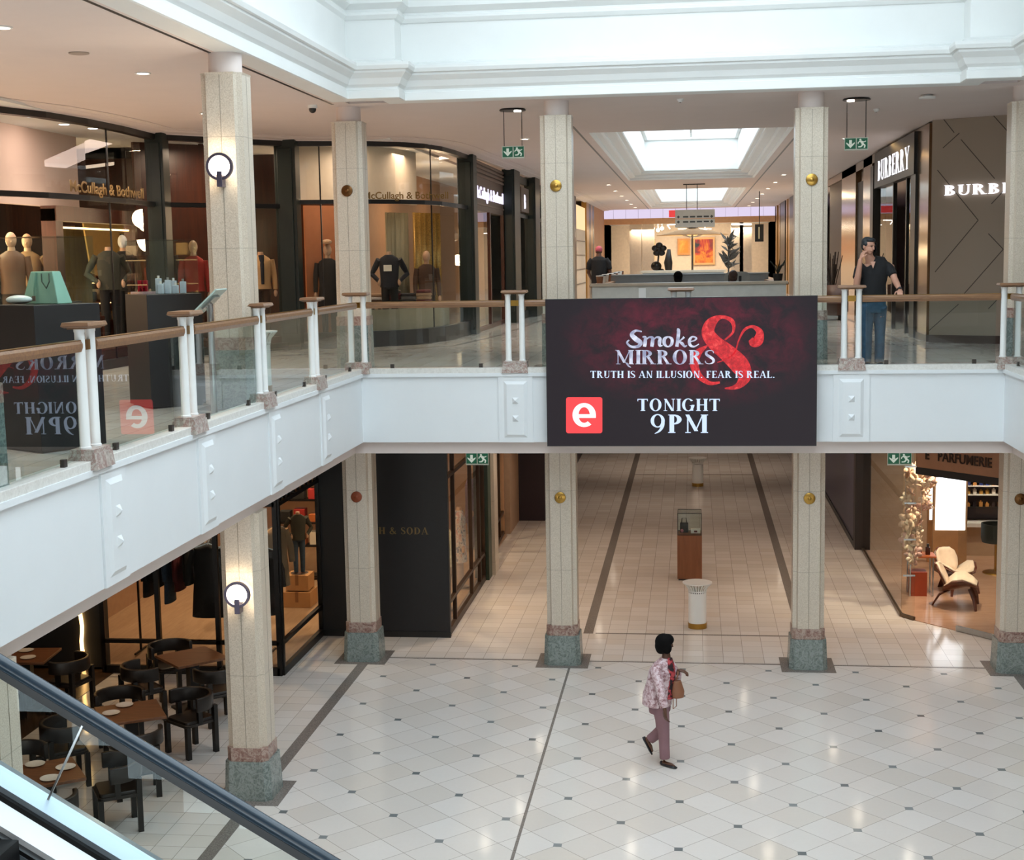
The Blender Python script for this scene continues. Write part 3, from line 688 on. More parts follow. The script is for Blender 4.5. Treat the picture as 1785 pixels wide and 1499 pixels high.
tagm(MB().lathe(-5.41, -5.19, [(.11, ZC), (.11, ZC-.012), (.09, ZC-.016), (.001, ZC-.012)], 24).build('ceiling_speaker', plain('speaker_mesh', 'A39488', .7), None, SM), 'round beige ceiling speaker at upper left', 'speaker')
cc = thing('dome_camera', 'small security dome camera on the ceiling right of the tall column', 'security camera', (-4.35, .57, ZC))
MB().cyl(-4.35, .57, ZC-.05, ZC, .07, n=20).build('mount', M['white'], cc); MB().ell((-4.35, .57, ZC-.06), .055, .055, .06).build('dome', M['black'], cc, SM)
for (x, y, l) in ((1.04, 1.3, 'small smoke detector on the ceiling above the big screen'), (4.17, 3.7, 'small smoke detector beside the right hanging exit sign')):
    t = thing('smoke_detector', l, 'smoke detector', (x, y, ZC)); MB().lathe(x, y, [(.05, ZC), (.05, ZC-.02), (.03, ZC-.045), (.001, ZC-.05)], 18).build('body', M['white'], t, SM); MB().cyl(x, y, ZC-.055, ZC-.048, .012).build('sensor', M['black'], t)
t = thing('wifi_antenna', 'flat grey access point on the ceiling at upper right', 'access point', (4.67, 1.79, ZC))
MB().cyl(4.67, 1.79, ZC-.03, ZC, .08, n=20).build('base', M['steel'], t); MB().cyl(4.67, 1.79, ZC-.055, ZC-.03, .12, n=24).build('shell', M['white'], t)
# directional sign
ds = thing('directional_sign', 'grey two-board directional sign hanging in the corridor', 'sign', (1.2, 26.5, 7.2))
gp = plain('sign_grey', 'DADAD0', .6)
a, b = onY(1177, 371, 26.5), onY(1246, 391, 26.5)
MB().box(a.x, b.x, 26.47, 26.53, (a.z+b.z)/2+.01, a.z+.09).build('board', gp, ds); MB().box(a.x, b.x, 26.47, 26.53, b.z-.08, (a.z+b.z)/2-.012).build('board', gp, ds)
ar = MB()
for zz in (.06, -.1):
    z0 = (a.z+b.z)/2+zz; 
    for xx in (a.x+.1, b.x-.1): ar.add([(xx-.05, 26.465, z0), (xx, 26.465, z0-.05), (xx+.05, 26.465, z0), (xx, 26.465, z0+.05)], [(0, 1, 2, 3)])
    for k in range(4): ar.box(a.x+.25+k*.22, a.x+.42+k*.22, 26.463, 26.468, z0-.025, z0+.025)
ar.build('arrow_mark', plain('sign_print', '4E5450', .5), ds)
for s in (-.17, .17): MB().cyl(1.2+s, 26.5, a.z+.09, ZC-.02, .012, n=8).build('rod', M['black'], ds)
MB().box(.92, 1.62, 26.42, 26.58, ZC-.03, ZC).build('canopy', M['black'], ds)
# ================================================================== shopfronts of the upper floor
def onP(x, y, p0, n): d = ray(x, y); n = Vector(n); return CAM + d*((Vector(p0)-CAM).dot(n)/d.dot(n))
wallwood = wood('mahogany_panelling', '2C150C', '4A2415', 2, 2, .35)
def front(name, path, zt, transom, sill=.12, joints=()):
    """a glazed shopfront: head, sill, transom and pane following a plan line"""
    e = bpy.data.objects.new(name, None); col.objects.link(e); e.location = (path[0][0], path[0][1], ZF); struct(e)
    fr = MB().strip(path, zt-.12, zt, .16).strip(path, ZF, ZF+sill, .14).strip(path, transom-.04, transom+.04, .1)
    fr.build('frame', M['black'], e)
    MB().strip(path, ZF+sill, transom-.04, .012).strip(path, transom+.04, zt-.12, .012).build('pane', M['shopglass'], e)
    if joints:
        j = MB()
        for k, f in joints:
            a, b = Vector(path[k]), Vector(path[k+1]); q = a+(b-a)*f; j.box(q.x-.012, q.x+.012, q.y-.012, q.y+.012, ZF+sill, zt-.12)
        j.build('mullion', M['black'], e)
    return e
ZT = ZC-.03
front('window_3', W1, ZT, 7.24, .14, ((2, .2), (4, .6)))
front('window_4', REC, ZT, 7.24, .14, ((0, .5),))
front('window_5', W2, ZT, 7.32, .3, ((0, .6), (4, .5)))
def pil(x, y, sx, sy, n, rz=0):
    b = MB().box(x-sx, x+sx, y-sy, y+sy, ZF, ZC-.04); b.box(x-sx*.7, x+sx*.7, y-sy-.03, y+sy+.03, ZF+.3, ZC-.2)
    return struct(b.build('trim_%d' % n, M['dgreen'], bevel=.01))
pil(-8.0, 3.8, .16, .16, 30); pil(-6.28, 5.87, .2, .16, 31); pil(-3.66, 10.8, .18, .26, 32); pil(-3.42, 16.6, .16, .6, 33); pil(-3.3, 20.4, .16, .6, 34); pil(-3.2, 25.0, .16, .4, 35)
# interior shells
struct(MB().strip([(-10.6, -5), (-10.2, -2.5), (-9.7, -.8), (-9.55, 1.0), (-9.55, 3.9)], 7.2, ZT, .1).build('wall_bulkhead', M['pink']))
struct(MB().box(-13.9, -8.1, -6, 9.0, ZT-.02, ZT+.02).box(-13.9, -4.4, 6.3, 30, ZT-.02, ZT+.02).build('ceiling_shop', M['plaster']))
struct(MB().box(-13.6, -13.4, -8, 12, ZF, ZT).box(-13.6, -6.4, 12.0, 12.2, ZF, ZT).box(-13.6, -7.4, 9.0, 9.2, ZF, ZT).build('wall_shop_back', wallwood))
struct(MB().strip([(-9.0, 5.2), (-7.45, 7.05)], ZF, ZT, .08).build('wall_display_back', wallwood))
struct(MB().strip([(-6.9, 7.2), (-6.3, 7.3), (-5.2, 7.6), (-4.8, 8.4), (-4.6, 9.6)], 7.36, ZT, .1).build('wall_bulkhead_right', M['cream']))
# mahogany portal, curtain and banner in the left shop
pt = thing('wooden_portal', 'dark red wooden portal frame inside the left shop window', 'portal', (-9.45, 1.6, ZF))
PX = -9.3
a, b = onX(85, 358, PX), onX(238, 365, PX)
MB().box(PX-.15, PX+.1, a.y, a.y+.28, ZF, 7.15).box(PX-.15, PX+.1, b.y-.3, b.y, ZF, 7.15).build('jamb', M['darkwood'], pt); MB().box(PX-.15, PX+.12, a.y, b.y, 6.95, 7.2).build('lintel', M['darkwood'], pt)
MB().box(PX-.1, PX-.05, a.y+.3, b.y-.3, 6.84, 6.87).build('light_bar', glow('warm_strip', (1, .68, .3), 5), pt)
cu = MB(); a, b = onX(100, 395, -10.6), onX(150, 395, -10.6); n = 24
pts = [(-10.6+.06*math.sin(i*1.9), a.y+(b.y-a.y)*i/n) for i in range(n+1)]; cu.strip(pts, ZF+.1, 6.9, .02)
tag(cu.build('curtain', plain('olive_curtain', '8A7444', .8), None, True), 'olive gold curtain inside the left shop portal', 'curtain')
bn = thing('hanging_banner', 'yellow hanging banner with mirrored letters in left shop', 'banner', (-10.3, 3, 6.4))
q = [onX(x, y, -10.3) for x, y in ((145, 385), (222, 392), (222, 505), (160, 475))]
mb = MB().add([tuple(p) for p in q]+[(p.x-.03, p.y, p.z) for p in q], [(0, 1, 2, 3), (7, 6, 5, 4), (0, 4, 5, 1), (1, 5, 6, 2), (2, 6, 7, 3), (3, 7, 4, 0)]); mb.build('cloth', plain('yellow_banner_cloth', 'E8C070', .7), bn)
p = onX(221, 425, -10.28); font_text('banner_letters', 'VE', plain('banner_print', '231A14', .6), bn, (-10.275, p.y, p.z), (0, 1, 0), (0, 0, 1), .2, .004, .02, 1.1, True)
lt = MB()
p0, p1 = onX(65, 346, -7.96), onX(231, 346, -7.96)
gold = plain('gilt_lettering', '8A6C3A', .4, .5)
tx = bpy.data.objects
o = font_text('gilt_lettering', 'McCullagh & Bothwell', gold, None, (-7.985, .15, 7.31), (0.02, 1, 0), (0, 0, 1), .17, .003, .015, 1.28)
tag(o, 'gilt shop name lettering on the left shop window', 'lettering')
o = font_text('gilt_lettering', 'McCullagh & Bothwell', gold, None, (-4.95, 6.33, 7.37), (.9, .42, 0), (0, 0, 1), .13, .003, .015, 1.0)
tag(o, 'gilt shop name lettering on the curved right shop window', 'lettering')
for i, (x, y) in enumerate(((6, 196), (57, 204), (112, 217), (162, 224))):
    p = onZ(x, y, ZT-.03); downlight(p.x, p.y, ZT-.02, 'cool white downlight inside left shop window, %s from the photo edge' % ordinal(i), True, 60, 'left shop window downlights', 1.9, .085)
p = onZ(742, 252, ZT-.03); downlight(p.x, p.y, ZT-.02, 'warm downlight inside the curved right shop window', False, 60, 'right shop window downlights', 1.9, .08)
lamp('AREA', (-11.4, .5, 8.1), 420, (1, .72, .45), 2.5, (-11.4, .5, 0)); lamp('POINT', (-10.6, 2.2, 6.4), 90, (1, .68, .35), .2); lamp('POINT', (-11.6, -1.8, 6.6), 150, (1, .7, .42), .2)
lamp('POINT', (-5.9, 9.6, 7.2), 90, (1, .68, .42), .2); lamp('POINT', (-6.6, 11.0, 6.6), 60, (1, .66, .38), .2); lamp('AREA', (-7.45, 5.35, 8.3), 60, (1, .72, .52), .5, (-7.5, 5.5, 6))
lamp('AREA', (-8.75, 1.5, 8.36), 90, (1, .78, .68), .8, (-9.3, 1.5, 6.5), sy=4); lamp('AREA', (-9.2, -1.8, 8.32), 60, (1, .78, .68), .8, (-9.8, -1.8, 6.5)); lamp('AREA', (-5.3, 6.85, 8.3), 26, (1, .76, .58), .6, (-5.3, 7.2, 6), sy=1.0); lamp('AREA', (-4.2, 8.6, 8.3), 30, (1, .74, .55), .6, (-4.4, 8.6, 6), sy=1.4)  # area lamps added without fixtures to brighten the bulkheads and window displays
for i, (yy, xx) in enumerate(((-3.2, -13.3), (-.6, -13.3), (5.6, -13.3), (7.6, -11.2))):
    t = thing('wall_cabinet', 'tall wooden wall cabinet with lit shelves deep in the left shop, %s from the left' % ordinal(i), 'cabinet', (xx, yy, ZF), 'cabinets deep in the left shop')
    MB().box(xx-.1, xx+.35, yy-.9, yy+.9, ZF, 7.0).build('carcass', M['darkwood'], t)
    for k in range(5): z = ZF+.5+.42*k; MB().box(xx+.35, xx+.6, yy-.85, yy+.85, z, z+.03).build('shelf', M['darkwood'], t); MB().box(xx+.36, xx+.38, yy-.8, yy+.8, z+.36, z+.38).build('shelf_light', glow('amber_shelf_light', (1, .6, .25), 3), t)
    for k in range(5):
        z = ZF+.531+.42*k
        for j in range(5):
            o = MB().box(xx+.4, xx+.58, yy-.75+.32*j, yy-.53+.32*j, z, z+.12+.05*((j+k) % 3)).build('folded_shirt', plain('shirt_%d' % ((j*3+k+i) % 5), ['C9A26A', '6A4A38', 'B9A890', '8A3A2A', '3A3E4A'][(j*3+k+i) % 5], .8), None, bevel=.02); tag(o, 'folded shirts piled in a lit cabinet deep in the left shop', 'shirts', 'folded shirts in the lit cabinets')
# ------------------------------------------------------------------ mannequins
skinm = plain('mannequin_skin', 'C9A183', .45)
def mannequin(x, y, z, rz, label, top, legs, head='none', arms='down', k=1.0, group='shop mannequins', coat=0.0, gap=None):
    t = thing('mannequin', label, 'mannequin', (x, y, z), group)
    c, s = math.cos(rz), math.sin(rz)
    P = lambda u, v, w_: (x+(u*c-v*s)*k, y+(u*s+v*c)*k, z+w_*k)
    sd = (c, s, 0)
    MB().loft([(P(0, 0, 0), .16, .16), (P(0, 0, .015), .16, .16)], 20).build('foot_plate', M['steel'], t)
    L = MB()
    for e in (-1, 1): L.loft([(P(.085*e, 0, .03), .055*k, .06*k), (P(.09*e, 0, .3), .062*k, .065*k), (P(.09*e, .01, .52), .07*k, .075*k), (P(.085*e, 0, .75), .085*k, .095*k), (P(.075*e, 0, .9), .095*k, .11*k)], 12, side=sd)
    L.loft([(P(0, 0, .82), .15*k, .11*k), (P(0, 0, .95), .155*k, .11*k)], 14, side=sd)
    L.build('trousers', legs, t, SM)
    T = MB().loft([(P(0, 0, .86-coat), (.19+coat*.1)*k, .14*k), (P(0, 0, 1.0), .175*k, .12*k), (P(0, 0, 1.2), .19*k, .125*k), (P(0, 0, 1.36), .205*k, .12*k), (P(0, 0, 1.44), .17*k, .09*k), (P(0, 0, 1.5), .075*k, .07*k)], 18, side=sd)
    for e in (-1, 1):
        if arms == 'down': q = [(.2*e, 0, 1.41), (.235*e, 0, 1.2), (.25*e, -.02, 1.05), (.25*e, -.05, .85)]
        else: q = [(.2*e, 0, 1.41), (.29*e, .06, 1.24), (.35*e, .06, 1.12), (.2*e, -.1, .98)]
        T.loft([(P(*q[0]), .06*k, .065*k), (P(*q[1]), .058*k, .058*k), (P(*q[2]), .05*k, .05*k), (P(*q[3]), .042*k, .042*k)], 12)
    T.build('jacket', top, t, SM)
    if gap: MB().loft([(P(0, -.10, .95), .035*k, .05*k), (P(0, -.10, 1.3), .045*k, .045*k), (P(0, -.05, 1.49), .06*k, .055*k)], 10, side=sd).build('shirt_front', gap, t, SM)
    H = MB(); H.loft([(P(0, 0, 1.47), .06*k, .058*k), (P(0, -.005, 1.56), .05*k, .05*k)], 14)
    for e in (-1, 1): H.ell(P(.25*e if arms == 'down' else .2*e, -.06 if arms == 'down' else -.1, .78 if arms == 'down' else .96), .035*k, .035*k, .07*k)
    H.build('neck', skinm, t, SM)
    if head != 'none':
        hm = {'black': M['black'], 'skin': skinm, 'white': M['white']}[head]
        h = MB().ell(P(0, -.01, 1.66), .078*k, .095*k, .12*k).ell(P(0, -.1, 1.63), .012, .016, .02).build('head', hm, t, SM)
    return t
blk = plain('black_cloth', '131213', .85); navy = plain('dark_navy_cloth', '1B1E28', .85); tan = plain('tan_suede', 'B08A60', .8); redc = plain('red_cloth', '9C2A20', .8); beige = plain('beige_cloth', 'A98A6C', .85); brown = plain('brown_cloth', '4A3428', .85); olive = plain('dark_olive_cloth', '37362B', .85); denim = plain('blue_denim', '2E4358', .85, var=.25, scale=30); orange = plain('rust_cloth', 'A0522D', .85); grey = plain('grey_cloth', '6E6A68', .85); white_c = plain('white_cloth', 'D8D4CE', .85); wine = plain('wine_cloth', '5A1A20', .85)
def shopman(px, X_, *a, **kw):
    p = onX(px, 470, X_); return mannequin(X_, p.y, ZF+.3, *a, k=1.06, **kw)
shopman(190, -8.9, .6, 'headless mannequin in a dark knit, hands on hips, behind left shop glass', olive, blk, 'none', 'hips')
shopman(216, -9.1, .2, 'mannequin with pale head and black outfit behind the headless one', blk, blk, 'white', 'down')
shopman(22, -9.5, .5, 'mannequin in a brown leather jacket at the left photo edge', plain('brown_leather_jacket', '6A4630', .5), brown, 'skin', 'down')
shopman(50, -9.85, .3, 'mannequin in a camel jacket behind the mint bag, second from the photo edge', plain('camel_cloth', '8A6848', .85), brown, 'skin', 'hips')
shopman(285, -8.5, .5, 'mannequin all in black with black head beside the glass case of bottles', blk, blk, 'black', 'down')
q = onP(338, 470, (-7.75, 4.65, 0), (-.77, .64, 0)); mannequin(q.x, q.y, ZF+.28, .6, 'mannequin in a red jacket left of the tall column', redc, brown, 'skin', 'down')
q = onP(455, 470, (-7.0, 6.0, 0), (-.77, .64, 0)); mannequin(q.x, q.y, ZF+.28, .5, 'headless mannequin in a tan suede jacket right of the tall column', plain('light_suede', 'C69C6C', .8), brown, 'none', 'down', gap=navy)
mannequin(-5.85, 7.0, ZF+.2, .2, 'mannequin in a black coat and peaked cap behind the curved window', blk, blk, 'skin', 'down', coat=.3)
mannequin(-4.75, 7.55, ZF+.25, .15, 'mannequin in a dark jacket with price card behind the curved window', navy, blk, 'none', 'hips')
t = MB().ell((-5.85, 6.98, ZF+2.02), .095, .115, .05).box(-5.93, -5.77, 6.8, 6.98, ZF+1.99, ZF+2.0).build('peaked_cap', plain('cap_check', 'C9A98A', .8, var=.3, scale=40), None, SM); tag(t, 'peaked cap on the mannequin in the black coat', 'cap')
t = MB().box(-4.83, -4.67, 7.395, 7.405, ZF+1.43, ZF+1.55).build('price_card', plain('card_white', 'EFE9DC', .6)); tag(t, 'white price card on the dark jacket in the curved window', 'card')
for nm, pts_, mt, l in (('curtain', [(-5.1, 8.9), (-4.75, 9.5)], plain('pale_green_curtain', '9A947C', .8), 'pale curtain at the back of the curved right window'), ('curtain', [(-4.6, 9.3), (-4.2, 10.3)], plain('gold_bead_curtain', 'A8813F', .4, .5, .4, 40), 'golden curtain at the far end of the curved right window')):
    a_, b_ = Vector(pts_[0]), Vector(pts_[1]); n_ = 20; q_ = [a_+(b_-a_)*k/n_+Vector((.03*math.sin(k*1.7), .03*math.cos(k*1.7))) for k in range(n_+1)]
    tag(MB().strip([(p.x, p.y) for p in q_], ZF+.02, 7.2, .02).build(nm, mt, None, True), l, 'curtain')
mannequin(-4.25, 8.9, ZF+.05, .4, 'small dark mannequin in a brown jacket at the right end of the curved window', brown, blk, 'skin', 'down', 1.0)
struct(MB().strip([(-6.3, 7.0), (-5.75, 7.5)], ZF, 7.3, .05).build('wall_lit_orange', plain('orange_lit_panel', 'B8734A', .7)))
struct(MB().strip([(-5.0, 6.62), (-4.45, 6.95), (-4.15, 7.45), (-3.98, 8.2), (-3.88, 9.3)], ZF, ZF+.7, .04).build('wall_window_back', plain('beige_window_back', 'A89880', .7)))
struct(MB().strip([(-9.1, -1.6), (-8.75, -.4), (-8.65, 1), (-8.6, 3.6)], ZF, ZF+.28, .9).build('floor_display_left', M['darkwood']))
struct(MB().strip([(-7.75, 4.65), (-6.75, 5.9)], ZF, ZF+.26, .8).build('floor_display_middle', M['darkwood']))
struct(MB().box(-6.2, -4.4, 6.9, 7.8, ZF, ZF+.19).build('floor_display_right', M['darkwood']))
# window platform with folded knitwear
def fold(x, y, z, rz, mat, label, group, w_=.3, d=.24, h=.065):
    c, s = math.cos(rz), math.sin(rz)
    P = lambda u, v: (x+u*c-v*s, y+u*s+v*c)
    o = MB().prism([P(a, b) for a, b in rr(-w_/2, w_/2, -d/2, d/2, .05, 3)], z, z+h*.97).build('folded_sweater', mat, None, False, .02)
    return tag(o, label, 'sweater', group)
tb = thing('display_table', 'dark wooden display table inside the curved right window', 'table', (-4.6, 8.1, ZF))
MB().box(-5.3, -4.2, 7.9, 8.7, ZF+.72, ZF+.78).build('table_top', M['darkwood'], tb)
for u in (-5.2, -4.3):
    for v in (8.0, 8.6): MB().box(u-.03, u+.03, v-.03, v+.03, ZF, ZF+.72).build('leg', M['darkwood'], tb)
cols = [navy, wine, white_c, grey, redc, brown, beige, blk]
for i in range(4):
    for j in range(3+i % 2): fold(-5.1+.31*i, 8.05+.02*i, ZF+.782+.066*j, .1*(j % 2), random.choice(cols), 'folded knit sweater stacked on the table behind the curved window', 'knitwear stacks in the curved window')
tb = thing('display_table', 'dark wooden table with knitwear behind the left shop window', 'table', (-8.9, .6, ZF))
MB().box(-9.15, -8.5, .35, 2.4, ZF+.74, ZF+.8).build('table_top', M['darkwood'], tb); MB().box(-9.15, -8.5, .35, 2.4, ZF+.3, ZF+.34).build('shelf', M['darkwood'], tb)
for u in (-9.1, -8.55):
    for v in (.4, 2.35): MB().box(u-.04, u+.04, v-.04, v+.04, ZF, ZF+.74).build('leg', M['darkwood'], tb)
for i in range(6):
    for j in range(2+(i*7) % 3): fold(-8.78-.08*(i % 2), -.25+.42*i+.75*(1-i/6), ZF+.802+.066*j, PI/2, random.choice([brown, blk, orange, wine, grey]), 'folded dark sweater stacked on the table behind the left window', 'knitwear stacks in the left shop')
for i in range(5):
    for j in range(2+(i*5) % 3): fold(-8.75, -.2+.45*i+.75*(1-i/5), ZF+.342+.066*j, PI/2, random.choice([orange, beige, white_c, brown]), 'folded light sweater on the lower shelf behind the left window', 'knitwear on the lower shelf of left shop')
# ------------------------------------------------------------------ entrance sign and the corridor shops, left
sb = thing('shop_sign', 'lit shop sign above the left corridor entrance', 'shop sign', (-3.6, 13.3, 7.8))
MB().box(-3.75, -3.55, 11.1, 15.95, 7.3, 8.4).build('sign_board', plain('taupe_board', '6A584E', .5), sb)
g = MB()
for z in (8.05, 8.14, 8.23, 8.32): g.box(-3.55, -3.52, 11.1, 15.95, z, z+.05)
g.box(-3.55, -3.53, 11.1, 15.95, 7.42, 7.46); g.build('moulding', plain('taupe_mould', '7A675B', .5), sb)
font_text('sign_letters', 'McCullagh & Bothwell', glow('violet_white', (.80, .74, 1), 1.6), sb, (-3.545, 11.2, 7.58), (0.0, 1, 0), (0, 0, 1), .26, .01, .015, 1.42)
e = bpy.data.objects.new('door_1', None); col.objects.link(e); e.location = (-3.6, 13.5, ZF); struct(e)
MB().box(-3.62, -3.54, 11.1, 11.2, ZF, 7.3).box(-3.62, -3.54, 13.4, 13.52, ZF, 7.3).box(-3.62, -3.54, 15.85, 15.95, ZF, 7.3).box(-3.62, -3.54, 11.1, 15.95, ZF, ZF+.1).build('frame', M['darkwood'], e)
MB().box(-3.59, -3.575, 11.2, 13.4, ZF+.1, 7.3).box(-3.59, -3.575, 13.52, 15.85, ZF+.1, 7.3).build('pane', M['shopglass'], e)
struct(MB().box(-6.2, -6.1, 10.5, 30, ZF, ZT).build('wall_corridor_shop', plain('warm_shop_wall', 'A98365', .7))); lamp('POINT', (-4.8, 13.4, 7.2), 60, (1, .68, .42), .2); lamp('POINT', (-4.8, 18.5, 7.2), 40, (1, .68, .42), .2)
for y0, y1 in ((17.2, 19.8), (21, 24.6)):
    e = bpy.data.objects.new('window_6', None); col.objects.link(e); e.location = (-3.4, y0, ZF); struct(e)
    MB().box(-3.4, -3.34, y0, y1, ZF, ZF+.2).box(-3.4, -3.34, y0, y1, 7.3, 7.4).box(-3.4, -3.34, y0, y1, 8.2, ZC-.1).build('frame', M['dgreen'], e); MB().box(-3.375, -3.365, y0, y1, ZF+.2, 8.2).build('pane', M['shopglass'], e)
MBs = glow('violet_white', (.80, .74, 1), 1.6)
t = thing('shop_sign', 'small violet lit sign farther down the left corridor', 'shop sign', (-3.3, 18.4, 7.6)); MB().box(-3.34, -3.28, 17.6, 19.4, 7.45, 8.1).build('sign_board', plain('taupe_board', '6A584E', .5), t); font_text('sign_letters', 'B', MBs, t, (-3.275, 18.2, 7.55), (0, 1, 0), (0, 0, 1), .36, .006, .02, 1.3)
# segments of the corridor walls, set out along the wall plane
def seg(side, px0, px1, z0, z1, mat, name, depth=.12, into=0.0):
    X_ = (-3.05 if side == 'l' else 5.15); a, b = sorted((onX(px0, 430, X_).y, onX(px1, 430, X_).y)); b = min(b, 50); s = -1 if side == 'l' else 1
    x0, x1 = sorted((X_+s*into, X_+s*(into+depth))); return struct(MB().box(x0, x1, a, b, z0, z1).build(name, mat))
bw = plain('peach_wall', 'B98B66', .7); gm = plain('gold_frame', 'A97F42', .35, .7)
seg('l', 1000, 1005, ZF, ZC, M['black'], 'wall_corridor', .2); seg('l', 1005, 1023, ZF, 7.3, plain('panel_cream', 'C9B79E', .6), 'wall_corridor', .1, .06); seg('l', 1005, 1023, 7.3, 8.2, glow('shop_fascia_glow', (1, .72, .36), 1.0), 'wall_corridor', .1, .06)
seg('l', 1023, 1027, ZF, ZC, gm, 'wall_corridor', .2); seg('l', 1027, 1031, ZF, ZC, M['black'], 'wall_corridor', .2); seg('l', 1031, 1033, ZF, ZC, gm, 'wall_corridor', .2); seg('l', 1033, 1036, ZF, ZC, M['black'], 'wall_corridor', .2)
seg('l', 1036, 1064, ZF, ZC, bw, 'wall_corridor', .2); seg('l', 1064, 1084, ZF, 7.2, plain('shop_interior_gold', 'C9A468', .6), 'wall_corridor', .1, .2); seg('l', 1064, 1066, ZF, ZC, gm, 'wall_corridor', .22); seg('l', 1074, 1076, ZF, ZC, gm, 'wall_corridor', .22); seg('l', 1064, 1084, 7.2, 7.9, glow('violet_fascia', (.74, .66, .95), .8), 'wall_corridor', .1, .1); seg('l', 1083, 1085, ZF, ZC, gm, 'wall_corridor', .22); seg('l', 1085, 1096, ZF, ZC, plain('brown_wall', '6E4A33', .6), 'wall_corridor', .2); seg('l', 1096, 1110, ZF, ZC, M['dark'], 'wall_corridor', .3)
for z in (5.2, 5.75, 6.3, 6.85): seg('l', 1006, 1022, z, z+.025, M['black'], 'trim_40', .03, .03)
lamp('AREA', (-2.6, 27, 8.2), 60, (1, .7, .4), 1.0, (-3.1, 27, 6)); lamp('AREA', (4.6, 30, 8.2), 60, (1, .7, .4), 1.0, (5.2, 30, 6))
fl = onX(1092, 420, -2.75); t = thing('digital_flag_screen', 'narrow red, white and blue screen on the left corridor wall', 'screen', (-2.75, fl.y, 6.4))
z0, z1 = onX(1092, 424, -2.75).z, onX(1092, 392, -2.75).z
ya, yb = onX(1086, 420, -2.75).y, onX(1099, 420, -2.75).y
MB().box(-3.04, -2.77, ya, yb, z0, z1).build('housing', M['black'], t); MB().box(-2.77, -2.762, ya, ya+(yb-ya)*.45, z0, z1).build('red_field', glow('flag_red', (.9, .05, .06), .9), t); MB().box(-2.77, -2.762, ya+(yb-ya)*.45, ya+(yb-ya)*.62, z0, z1).build('white_field', glow('flag_white', (.9, .75, .85), .9), t); MB().box(-2.77, -2.762, ya+(yb-ya)*.62, yb, z0, z1).build('blue_field', glow('flag_blue', (.1, .2, .3), .9), t)
# right corridor wall: dark piers and gilt mullions
for i, (p0, p1) in enumerate(((1376, 1386), (1360, 1368), (1345, 1349), (1335, 1339), (1320, 1326))): seg('r', p0, p1, ZF, ZC, M['black'], 'wall_corridor_right', .3)
for p0, p1 in ((1374, 1376), (1370, 1372), (1357, 1359), (1352, 1354), (1342, 1344), (1331, 1333)): seg('r', p0, p1, ZF, ZC, gm, 'wall_corridor_right', .2)
seg('r', 1320, 1386, ZF, 7.3, plain('warm_display', 'A5794F', .7), 'wall_corridor_right', .1, .6); seg('r', 1320, 1376, 7.3, 8.0, glow('violet_fascia', (.74, .66, .95), .8), 'wall_corridor_right', .1, .3); seg('r', 1320, 1386, 7.2, 7.3, gm, 'wall_corridor_right', .1, .1)
t = thing('projecting_sign', 'black projecting sign with lit letters on right corridor wall', 'shop sign', (4.8, 33, 6.7)); q = onY(1316, 391, 33), onY(1331, 421, 33); MB().box(q[0].x, q[1].x, 32.95, 33.05, q[1].z, q[0].z).build('sign_box', M['black'], t); MB().box(q[0].x+.12, q[0].x+.17, 32.94, 32.95, q[1].z+.1, q[0].z-.1).build('letters', glow('sign_dim_gold', (.8, .6, .3), .5), t); MB().box((q[0].x+q[1].x)/2-.015, (q[0].x+q[1].x)/2+.015, 32.985, 33.015, q[0].z, ZC).build('bracket', M['black'], t)
# ------------------------------------------------------------------ gallery at the corridor end
GY = 50
def gz(y): return onY(1206, y, GY).z
struct(MB().box(-3.05, 5.15, GY-.1, GY+.1, gz(379), gz(361)).build('wall_lightbox', glow('pale_violet_lightbox', (.80, .70, .92), .95)))
gl = MB()
for k in range(13): gl.box(-2.6+k*.6, -2.59+k*.6, GY-.115, GY-.1, gz(379), gz(361))
struct(gl.build('trim_41', plain('lightbox_joint', '9A8CA8', .5)))
o = MB().box(onY(1166, 370, GY).x, onY(1193, 370, GY).x, GY-.125, GY-.1, gz(378), gz(366)).build('red_logo_panel', glow('panel_red', (.9, .06, .06), .9)); tag(o, 'red panel on the pale lightbox at the corridor end', 'sign')
struct(MB().box(-3.05, 5.15, GY-.15, GY+.15, gz(389), gz(379)).build('trim_42', plain('beige_bulkhead', 'D9A878', .7)))
struct(MB().box(-3.3, 5.4, 56, 56.2, ZF, ZC).build('wall_gallery', plain('gallery_wall', 'D8C8B4', .8)))
struct(MB().box(-3.3, 5.4, GY, 56.2, gz(386), gz(386)+.1).build('ceiling_gallery', M['plaster']))
for i in range(3): lamp('AREA', (-1+2.2*i, 52.5, gz(386)-.15), 150, (1, .82, .62), 1.6, (-1+2.2*i, 53.5, ZF))
for k, px in enumerate((1108, 1130, 1285, 1300)):
    a = onY(px, 430, 52); struct(MB().box(a.x-.3, a.x+.3, 52, 52.4, ZF, gz(386)).build('wall_pier', plain('gallery_pier', 'D8C8B2', .8)))
def painting(px0, px1, py0, py1, stops, frame, label):
    a, b = onY(px0, py0, 55.9), onY(px1, py1, 55.9)
    t = thing('framed_painting', label, 'painting', ((a.x+b.x)/2, 55.95, b.z), 'paintings in the end gallery')
    MB().box(a.x, b.x, 55.85, 55.99, b.z, a.z).build('frame', frame, t)
    n = NT('painting_colours'); x, y, z, v = n.pos(True); f = n.noise(v, 1.1, 5, .6, 1.2); n.set(base=n.ramp(f, stops), rough=.6)
    MB().box(a.x+.1, b.x-.1, 55.83, 55.86, b.z+.1, a.z-.1).build('canvas', n.m, t)
painting(1208, 1246, 414, 461, [(.35, srgb('23303A')), (.47, srgb('B0302A')), (.6, srgb('D98A30')), (.7, srgb('8C2A2A'))], plain('pale_wood_frame', 'D8A870', .5), 'large red and orange painting in pale frame, end gallery')
